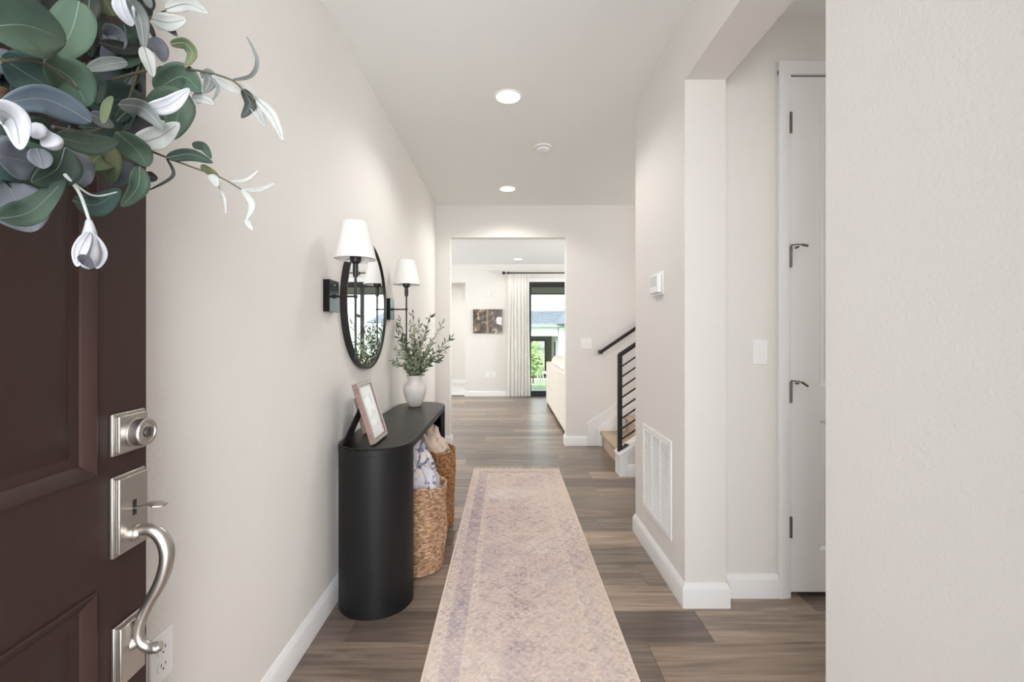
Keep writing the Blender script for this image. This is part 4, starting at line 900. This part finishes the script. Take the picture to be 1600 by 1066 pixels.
# ------------------------------------------------------------------ picture frames
def easel_frame(name, label, x0, y0, y1, ht, leanx, thk, dz, leg=True):
    """foot line at x0 from y0 to y1 on the console top, face towards +X, top leaning towards the wall"""
    up = Vector((-leanx, 0, dz)).normalized(); z0 = CT+0.0008+(thk+0.003)*abs(up.x); nr = Vector((up.z, 0, -up.x)); f = thing(name, label, 'picture frame', (x0, (y0+y1)/2, z0))
    def T(u, v, w_): return Vector((x0, y0, z0))+Vector((0, 1, 0))*u+up*v+nr*w_
    zoff = thk*nr.x*0
    def bx(u0, u1, v0, v1, w0, w1):
        return [T(a, b, c) for c in (w0, w1) for a, b in ((u0, v0), (u1, v0), (u1, v1), (u0, v1))]
    fs = [(0, 1, 2, 3), (4, 5, 6, 7), (0, 1, 5, 4), (1, 2, 6, 5), (2, 3, 7, 6), (3, 0, 4, 7)]
    W2 = y1-y0; b = 0.020
    lift = thk*abs(nr.z)
    def add(m, *a): m.add([p+Vector((0, 0, lift*0)) for p in bx(*a)], fs); return m
    m = MB()
    for a in ((0, b, 0, ht), (W2-b, W2, 0, ht), (b, W2-b, 0, b), (b, W2-b, ht-b, ht)): add(m, *a, -thk, 0)
    m.build('frame', M_frame, f, bevel=0.001)
    m = MB()
    for a in ((0.002, b-0.004, 0.002, ht-0.002), (W2-b+0.004, W2-0.002, 0.002, ht-0.002), (b-0.004, W2-b+0.004, 0.002, b-0.004), (b-0.004, W2-b+0.004, ht-b+0.004, ht-0.002)): add(m, *a, 0, 0.0008)
    m.build('face_trim', M_frame_face, f)
    add(MB(), b, W2-b, b, ht-b, -0.010, -0.008).build('mat_board', mat('mat_board', S(236, 236, 238), 0.6), f)
    mb_ = 0.045
    add(MB(), b+0.03, W2-b-0.03, b+mb_, ht-b-mb_, -0.008, -0.0076).build('photo_print', mat('pale_photo', S(214, 214, 216), 0.3, var=(22, S(244, 243, 242), 0.4, 0.6)), f)
    add(MB(), b, W2-b, b, ht-b, -0.0045, -0.003).build('glazing', M_glass_soft, f)
    add(MB(), 0.006, W2-0.006, 0.006, ht-0.006, -thk-0.003, -thk).build('backing_board', mat('backing_black', S(20, 20, 21), 0.8), f)
    if leg:
        yc_ = (W2*0.12, W2*0.55)
        a1 = T(yc_[0]+0.0, ht*0.62, -thk-0.003); a2 = T(yc_[1], ht*0.62, -thk-0.003)
        xf = x0-0.155*ht/0.288; b1 = Vector((xf, y0+yc_[0]-0.01, CT+0.001)); b2 = Vector((xf, y0+yc_[1]+0.01, CT+0.001)); dn = Vector((0.006, 0, 0))
        MB().add([a1, a2, b2, b1, a1-dn, a2-dn, b2-dn, b1-dn], fs).build('easel_leg', mat('easel_black', S(14, 14, 15), 0.85), f)
    return f
easel_frame('picture_frame', 'large taupe wooden picture frame at the near end of the console', -0.600, 2.035, 2.25, 0.288, 0.086, 0.024, 0.275)
easel_frame('picture_frame', 'smaller taupe picture frame tucked behind the large frame', -0.712, 2.265, 2.40, 0.185, 0.045, 0.02, 0.175)

# ------------------------------------------------------------------ vase with olive branches
VXc, VYc = -0.655, 3.165
va = thing('ceramic_vase', 'pale stoneware vase on the far end of the console', 'vase', (VXc, VYc, CT))
pr = [(0.001, 0.0008), (0.038, 0.0008), (0.043, 0.004), (0.058, 0.035), (0.072, 0.075), (0.080, 0.11), (0.0805, 0.13), (0.074, 0.152), (0.061, 0.164), (0.052, 0.172), (0.049, 0.184), (0.051, 0.200), (0.058, 0.216), (0.0575, 0.22), (0.054, 0.218), (0.046, 0.195), (0.048, 0.168), (0.065, 0.13), (0.05, 0.03), (0.001, 0.02)]
MB().lathe((VXc, VYc, CT), pr, 56).build('body', M_vase, va, ang=60)
M_ol = [mat('olive_leaf_dark', S(62, 82, 60), 0.55), mat('olive_leaf_mid', S(98, 116, 84), 0.55), mat('olive_leaf_pale', S(150, 160, 136), 0.6)]
M_twig = mat('olive_twig', S(108, 96, 72), 0.8)
ob = thing('olive_branches', 'spray of olive green leafy branches standing in the pale vase', 'branches', (VXc, VYc, CT+0.2))
r_ = random.Random(21)
targets = [(605, 522, .05), (612, 545, 0), (622, 512, .08), (618, 566, -.08), (630, 530, .05), (641, 508, .02), (648, 520, -.05), (655, 505, .05), (672, 492, 0), (665, 515, .08), (690, 508, .05), (704, 528, .0), (697, 545, .06), (688, 560, -.06), (655, 545, -.1), (633, 556, -.09), (672, 548, -.08), (620, 500, .1), (645, 490, .12)]
targets += [(p_[0]*0.55+650*0.45, p_[1]*0.6+590*0.4-8, -p_[2]) for p_ in targets[::2]]
for i, (px, py, dy) in enumerate(targets):
    tip = P(px, py, VYc+dy); tip.x = max(tip.x, XL+0.03); a = Vector((VXc+r_.uniform(-.02, .02), VYc+r_.uniform(-.02, .02), CT+0.10)); b_ = Vector((VXc+(tip.x-VXc)*0.12, VYc+dy*0.12, CT+0.215))
    c_ = Vector((VXc+(tip.x-VXc)*0.55, VYc+dy*0.5, CT+0.215+(tip.z-CT-0.215)*0.5+0.02)); pts = cat_rom([a, b_, c_, tip], 7)
    br = MB().tube(pts, lerp_list([0.0024, 0.002, 0.0012], len(pts)), 6).build('branch', M_twig, ob)
    lv = MB(); n_l = 26
    for q in range(n_l):
        t_ = 0.33+0.67*q/(n_l-1); k_ = t_*(len(pts)-1); i0 = min(int(k_), len(pts)-2); p = pts[i0].lerp(pts[i0+1], k_-i0); d = (pts[i0+1]-pts[i0]).normalized()
        rv = Vector((r_.uniform(-1, 1), r_.uniform(-1, 1), r_.uniform(-1, 1))); sd_ = (rv-d*rv.dot(d)).normalized()
        ax = (d*r_.uniform(0.3, 1.0)+sd_*r_.uniform(0.5, 1.1)).normalized() if q < n_l-1 else d
        l = r_.uniform(0.03, 0.056); w_ = l*r_.uniform(0.11, 0.18); wv = ax.cross(Vector((r_.uniform(-1, 1), r_.uniform(-1, 1), r_.uniform(-1, 1)))).normalized(); nv = ax.cross(wv).normalized()
        e = p+ax*l+nv*l*0.15
        lv.add([p, p+ax*l*0.35+wv*w_+nv*0.002, p+ax*l*0.7+wv*w_*0.8+nv*0.005, e, p+ax*l*0.7-wv*w_*0.8+nv*0.005, p+ax*l*0.35-wv*w_+nv*0.002, p+ax*l*0.35, p+ax*l*0.7+nv*0.004],
               [(0, 1, 6), (1, 2, 7, 6), (2, 3, 7), (0, 6, 5), (6, 7, 4, 5), (7, 3, 4)])
    tag(lv.build('leaves', M_ol[(i*2+i//3) % 3], br, ang=60), kind='stuff')

# ------------------------------------------------------------------ wreath on the door
def leaf_mat(name, c1, c2, rough=0.5):
    return mat(name, c1, rough+0.1, spec=0.22, var=(16, c2, 0.35, 0.75), bump=(60, 0.15, 0.001, 3))
LM = {'g': leaf_mat('wreath_leaf_green', S(52, 70, 62), S(70, 86, 70)), 't': leaf_mat('wreath_leaf_teal', S(46, 66, 65), S(66, 84, 78)),
      'b': leaf_mat('wreath_leaf_blue', S(98, 112, 124), S(80, 94, 106)), 'd': leaf_mat('wreath_leaf_dark', S(38, 50, 46), S(54, 68, 56)),
      'k': leaf_mat('wreath_leaf_black', S(32, 35, 34), S(48, 52, 48)), 'w': leaf_mat('wreath_leaf_white', S(170, 172, 178), S(140, 142, 148)),
      'p': leaf_mat('wreath_leaf_pale', S(150, 152, 149), S(122, 125, 122)), 'y': leaf_mat('wreath_leaf_grey', S(104, 108, 107), S(82, 88, 86)),
      'o': leaf_mat('wreath_leaf_olive', S(68, 82, 60), S(98, 90, 62)), 'm': leaf_mat('wreath_leaf_mauve', S(72, 76, 84), S(90, 92, 96))}
M_mid = mat('leaf_midrib', S(104, 122, 102), 0.5)
M_vine = mat('wreath_stem', S(66, 62, 46), 0.7); M_vine_w = mat('pale_wreath_stem', S(170, 176, 172), 0.6)
wr = thing('door_wreath', 'wreath of faux eucalyptus and white sprigs hanging on the brown door', 'wreath', (-0.60, 0.36, 1.66))
SCL = 2.423
def Dof(px, off):
    k = max((VX-px)/F, 0.80); return (0.605-off)/(k-0.064)
def wp(cx, cy, off):
    px, py = cx/SCL, cy/SCL
    return P(px, py, Dof(px, off))
def leaf(path, width, m, off, roll=None, cup=0.25, name='leaf', tipw=0.0):
    """path: list of crop points base..tip (with optional own offset)"""
    pts = [wp(p[0], p[1], (p[2] if len(p) > 2 else off)) for p in path]
    if len(pts) == 2:
        mid_ = (pts[0]+pts[1])/2; ax = pts[1]-pts[0]; mid_ = mid_+Vector((0.12, -0.25, 0.1))*ax.length*rl_.uniform(-0.3, 0.6); pts = [pts[0], mid_, pts[1]]
    cpts = cat_rom(pts, 12 if len(pts) == 3 else 8); n = len(cpts); D = sum(p.y for p in pts)/len(pts); wm = width/SCL*D/F/2
    roll = rl_.uniform(-0.6, 0.6) if roll is None else roll
    view = (Vector((0, 0, H))-cpts[n//2]).normalized(); M_ = 6; vs = []; fs = []
    wm /= max(0.55, cos(roll))
    for i, p in enumerate(cpts):
        t_ = i/(n-1); tg = (cpts[min(i+1, n-1)]-cpts[max(i-1, 0)]).normalized(); sd = tg.cross(view)
        if sd.length < 1e-4: sd = Vector((0, 0, 1))
        sd.normalize(); nr = sd.cross(tg).normalized(); s2 = sd*cos(roll)+nr*sin(roll); n2 = nr*cos(roll)-sd*sin(roll)
        wd = wm*(max(0.0, sin(pi*min(1, t_**0.8)))**0.82)*(1.06) + (0.0006 if 0 < i < n-1 else 0.0003)
        for j in range(M_+1):
            s = -1+2*j/M_; vs.append(p+s2*s*wd+n2*(cup*wd*(s*s)+(0.0006 if j == M_//2 else 0)+0.10*wd*sin(t_*9+s*2)*abs(s)))
    for i in range(n-1):
        for j in range(M_): a = i*(M_+1)+j; fs.append((a, a+1, a+M_+2, a+M_+1))
    o = MB().add(vs, fs).build(name, m, wr, ang=180, solid=0.0006)
    # midrib
    if width > 30:
        ofs = [p+(Vector((0, 0, H))-p).normalized()*0.0010 for p in cpts[:-3]]
        MB().tube(ofs, lerp_list([0.0007, 0.0003], len(ofs)), 5).build('midrib', {LM['w']: LM['p'], LM['p']: LM['y'], LM['b']: LM['p'], LM['y']: LM['p'], LM['g']: M_mid, LM['t']: M_mid, LM['o']: M_mid}.get(m, LM['y']), o)
    return o
rl_ = random.Random(8)
LV = [  # path in crop pixels, visible width, material, offset from the door face, roll
 ([(-70, 110), (90, 95), (250, 152)], 205, 'g', .15, .15), ([(300, 5), (265, 130), (175, 240)], 125, 'g', .12, .2), ([(345, -40), (340, 108)], 62, 'k', .10, .3),
 ([(0, 215), (210, 345)], 130, 't', .09, .2), ([(165, 235), (270, 300), (332, 405)], 135, 'g', .14, .1), ([(345, 462), (170, 375), (-5, 400)], 95, 'b', .17, .2),
 ([(325, 385), (545, 385)], 125, 't', .07, .2), ([(-20, 590), (135, 620)], 140, 'm', .13, .2), ([(212, 518), (340, 545), (448, 535)], 72, 'd', .15, .3),
 ([(440, 500), (520, 570), (556, 632)], 85, 'g', .12, .3), ([(245, 560), (215, 640), (120, 690)], 110, 'd', .155, .4), ([(225, 560), (335, 700)], 110, 'm', .10, .1),
 ([(330, 640), (390, 590), (430, 690)], 100, 'o', .085, .1), ([(-10, 830), (120, 800), (245, 680)], 80, 'd', .16, .4), ([(30, 690), (120, 880)], 165, 'm', .11, .1),
 ([(275, 760), (370, 775), (455, 715)], 75, 't', .10, .2), ([(530, 630), (520, 710), (458, 783)], 58, 'g', .11, .3), ([(545, 660), (598, 676)], 34, 'k', .09, .1),
 ([(590, 345), (690, 290), (762, 350)], 95, 'g', .09, .2), ([(560, 420), (670, 400), (652, 530)], 110, 'g', .08, .1), ([(548, 416), (640, 395), (718, 335)], 50, 'w', .13, .2),
 ([(505, 542), (600, 520), (680, 465)], 72, 'p', .12, .1), ([(448, 396), (540, 410), (622, 492)], 55, 'y', .135, .4), ([(545, 178), (580, 292)], 42, 'p', .13, .2),
 ([(480, 235), (400, 245), (322, 268)], 42, 'y', .14, .3), ([(645, 168), (700, 165), (728, 205), (700, 258)], 36, 'o', .10, .3), ([(575, 72), (640, 85), (706, 72)], 52, 'p', .10, .1),
 ([(625, 35), (710, 15), (790, 52)], 42, 'p', .10, .2), ([(595, 88), (640, 105), (672, 138)], 24, 'y', .09, .3), ([(765, 268), (795, 300), (772, 352)], 44, 'y', .09, .2),
 ([(728, 372), (812, 397)], 34, 'p', .08, .2), ([(878, 303), (950, 285), (972, 225), (935, 138)], 12, 'y', .09, .5), ([(918, 338), (948, 395), (914, 447)], 34, 'k', .09, .2),
 ([(800, 288), (912, 355)], 26, 'p', .10, .3), ([(938, 368), (1003, 485)], 36, 'p', .08, .3), ([(972, 376), (1030, 440), (1072, 535)], 32, 'p', .10, .2), ([(905, 318), (1016, 410)], 24, 'p', .08, .4),
 ([(800, 288), (825, 335), (805, 380)], 8, 'y', .1, .2), ([(632, 598), (720, 585), (806, 616)], 40, 'd', .11, .2), ([(728, 552), (770, 555), (800, 600)], 28, 'd', .11, .3),
 ([(630, 598), (655, 665), (565, 720)], 8, 'k', .1, .2), ([(760, 628), (828, 664)], 24, 'o', .1, .3), ([(800, 660), (822, 708)], 28, 'p', .11, .2),
 ([(822, 700), (850, 750), (855, 812)], 7, 'p', .1, .2), ([(868, 686), (930, 682), (979, 646)], 8, 'p', .1, .3), ([(915, 716), (980, 718), (1046, 692)], 12, 'p', .1, .2),
 ([(912, 714), (955, 775), (932, 835)], 18, 'p', .1, .3), ([(930, 832), (958, 872)], 16, 'p', .1, .2), ([(-40, 400), (50, 450), (75, 568)], 82, 'w', .18, .2),
 ([(455, -10), (470, 40), (500, 100)], 60, 'w', .11, .2), ([(478, -10), (530, 70), (545, 190)], 46, 'y', .12, .4), ([(560, 150), (600, 185), (618, 235)], 56, 'm', .09, .3),
 ([(378, 162), (470, 185), (562, 180)], 40, 'k', .08, .3), ([(460, 325), (500, 270), (520, 190)], 58, 'd', .07, .2), ([(400, 90), (440, 150), (385, 225)], 66, 'm', .07, .3),
 ([(555, -20), (578, 40)], 36, 'k', .08, .2), ([(560, 80), (590, 155)], 14, 'k', .08, .2), ([(650, 0), (672, 22)], 20, 'y', .09, .2), ([(430, 60), (380, -20)], 70, 'o', .06, .3),
 ([(0, 60), (60, -40), (150, -40)], 130, 'd', .07, .2), ([(180, 30), (230, -50)], 80, 'm', .06, .2), ([(300, 110), (340, 220)], 60, 'k', .05, .2), ([(80, 470), (240, 500)], 70, 'd', .07, .2),
 ([(380, 560), (520, 560)], 62, 'd', .06, .2), ([(420, 700), (500, 620)], 70, 'm', .07, .2), ([(20, 520), (150, 560)], 110, 'd', .06, .2), ([(300, 480), (470, 470)], 60, 't', .05, .2),
 ([(590, 260), (650, 330)], 60, 't', .07, .2), ([(440, 460), (490, 420), (470, 500)], 40, 'd', .09, .2), ([(170, 380), (330, 330)], 90, 'd', .05, .1), ([(140, 560), (165, 640)], 62, 'm', .165, .1),
 ([(390, 470), (405, 400), (425, 365)], 24, 'o', .16, .2), ([(340, 430), (430, 480)], 44, 'y', .12, .2), ([(190, 720), (60, 860)], 60, 't', .09, .2), ([(570, 30), (545, -30)], 24, 'y', .1, .2)]
for path, w_, m_, off, ro in LV: leaf(path, w_, LM[m_], off, ro*(1 if rl_.random() < .5 else -1))
for i in range(42):
    cx_, cy_ = rl_.uniform(-40, 520), rl_.uniform(-30, 640)
    if cx_ > 380 and cy_ > 600: continue
    a_ = rl_.uniform(0, 2*pi); l_ = rl_.uniform(55, 85)
    leaf([(cx_-l_*cos(a_), cy_-l_*sin(a_)), (cx_+l_*cos(a_), cy_+l_*sin(a_))], rl_.uniform(60, 100), LM[rl_.choice('dtkdmg')], rl_.uniform(.03, .075), rl_.uniform(-.6, .6))
def stem(path, r0, r1, m, off, name='stem'):
    pts = cat_rom([wp(p[0], p[1], off) for p in path], 8); return MB().tube(pts, lerp_list([r0, r1], len(pts)), 8).build(name, m, wr)
stem([(430, 300), (590, 262), (740, 266), (870, 300), (925, 345), (985, 395)], .0022, .0009, M_vine, .095)
stem([(420, 480), (505, 542), (620, 592), (720, 630), (830, 670), (912, 716)], .0022, .0009, M_vine, .105)
stem([(0, 235), (150, 235), (300, 340)], .0018, .0012, M_vine, .15)
stem([(-20, 380), (60, 440), (125, 492)], .0035, .003, M_vine_w, .17)
stem([(245, 660), (300, 730), (338, 835)], .0018, .0016, M_vine_w, .16)
stem([(248, 668), (350, 740), (442, 728)], .0014, .0008, M_vine_w, .16)
stem([(530, 170), (560, 75), (640, 35)], .0016, .001, M_vine, .09)
stem([(200, 480), (330, 500), (430, 470)], .002, .0016, M_vine, .1)
stem([(520, 60), (535, 200), (480, 400)], .0022, .002, M_vine, .08)
def bud(path, rads, off):
    pts = cat_rom([wp(p[0], p[1], off) for p in path], 5); return MB().tube(pts, lerp_list(rads, len(pts)), 12).build('white_bud', LM['w'], wr, ang=180)
bud([(118, 486), (150, 500), (190, 530), (215, 565)], [.004, .0085, .006, .010, .004], .175)
b_ = bud([(336, 832), (340, 870), (338, 930), (335, 985), (325, 1012)], [.0025, .005, .008, .0105, .009, .004], .16)
b_['label'] = 'white hanging bud with brown tip'
leaf([(345, 885), (378, 960), (366, 1018)], 38, LM['w'], .165, .2, name='white_petal'); leaf([(338, 880), (300, 950), (292, 1010)], 38, LM['w'], .165, .2, name='white_petal')
leaf([(292, 975), (322, 985), (352, 1016)], 30, LM['m'], .172, .1, name='brown_petal')
# rest of the ring, towards the hinge side
ringc = DT @ Vector((0.05, 0.457, 1.665))
n = 60; pts = [DT @ Vector((0.035+0.01*sin(5*2*pi*k/n), 0.457+0.215*cos(2*pi*k/n), 1.665+0.215*sin(2*pi*k/n))) for k in range(n+1)]
MB().tube(pts, 0.012, 8, caps=False).build('vine_ring', mat('vine_brown', S(96, 74, 52), 0.85, bump=(90, 0.8, 0.006, 3)), wr)
for i in range(70):
    a_ = rl_.uniform(0, 2*pi); yy_, zz_ = 0.457+0.23*cos(a_), 1.665+0.23*sin(a_); c = DT @ Vector((rl_.uniform(0.04, 0.11), yy_, zz_))
    px_ = VX+c.x*F/max(c.y, .05); py_2 = VY-(c.z-H)*F/max(c.y, .05)
    if c.y > 0.47 and py_2 > -120: continue
    da = a_+rl_.choice((-1, 1))*rl_.uniform(0.6, 1.4); ax = (DT.to_3x3() @ Vector((rl_.uniform(-.1, .5), cos(da), sin(da)))).normalized(); l = rl_.uniform(.06, .11); w2 = l*rl_.uniform(.2, .32)
    sd = ax.cross(DT.to_3x3() @ Vector((1, rl_.uniform(-.5, .5), rl_.uniform(-.5, .5)))).normalized(); nr = sd.cross(ax); vs = []; fs = []
    for q in range(9):
        t_ = q/8
        for j in range(5):
            s = -1+j/2; wd = w2*max(.02, sin(pi*t_**.8))**.62; vs.append(c+ax*l*t_+nr*l*0.25*sin(pi*t_)+sd*s*wd+nr*.2*wd*s*s)
    for q in range(8):
        for j in range(4): a0 = q*5+j; fs.append((a0, a0+1, a0+6, a0+5))
    MB().add(vs, fs).build('leaf', LM[rl_.choice('ggtdbmoy')], wr, ang=180, solid=0.0006)
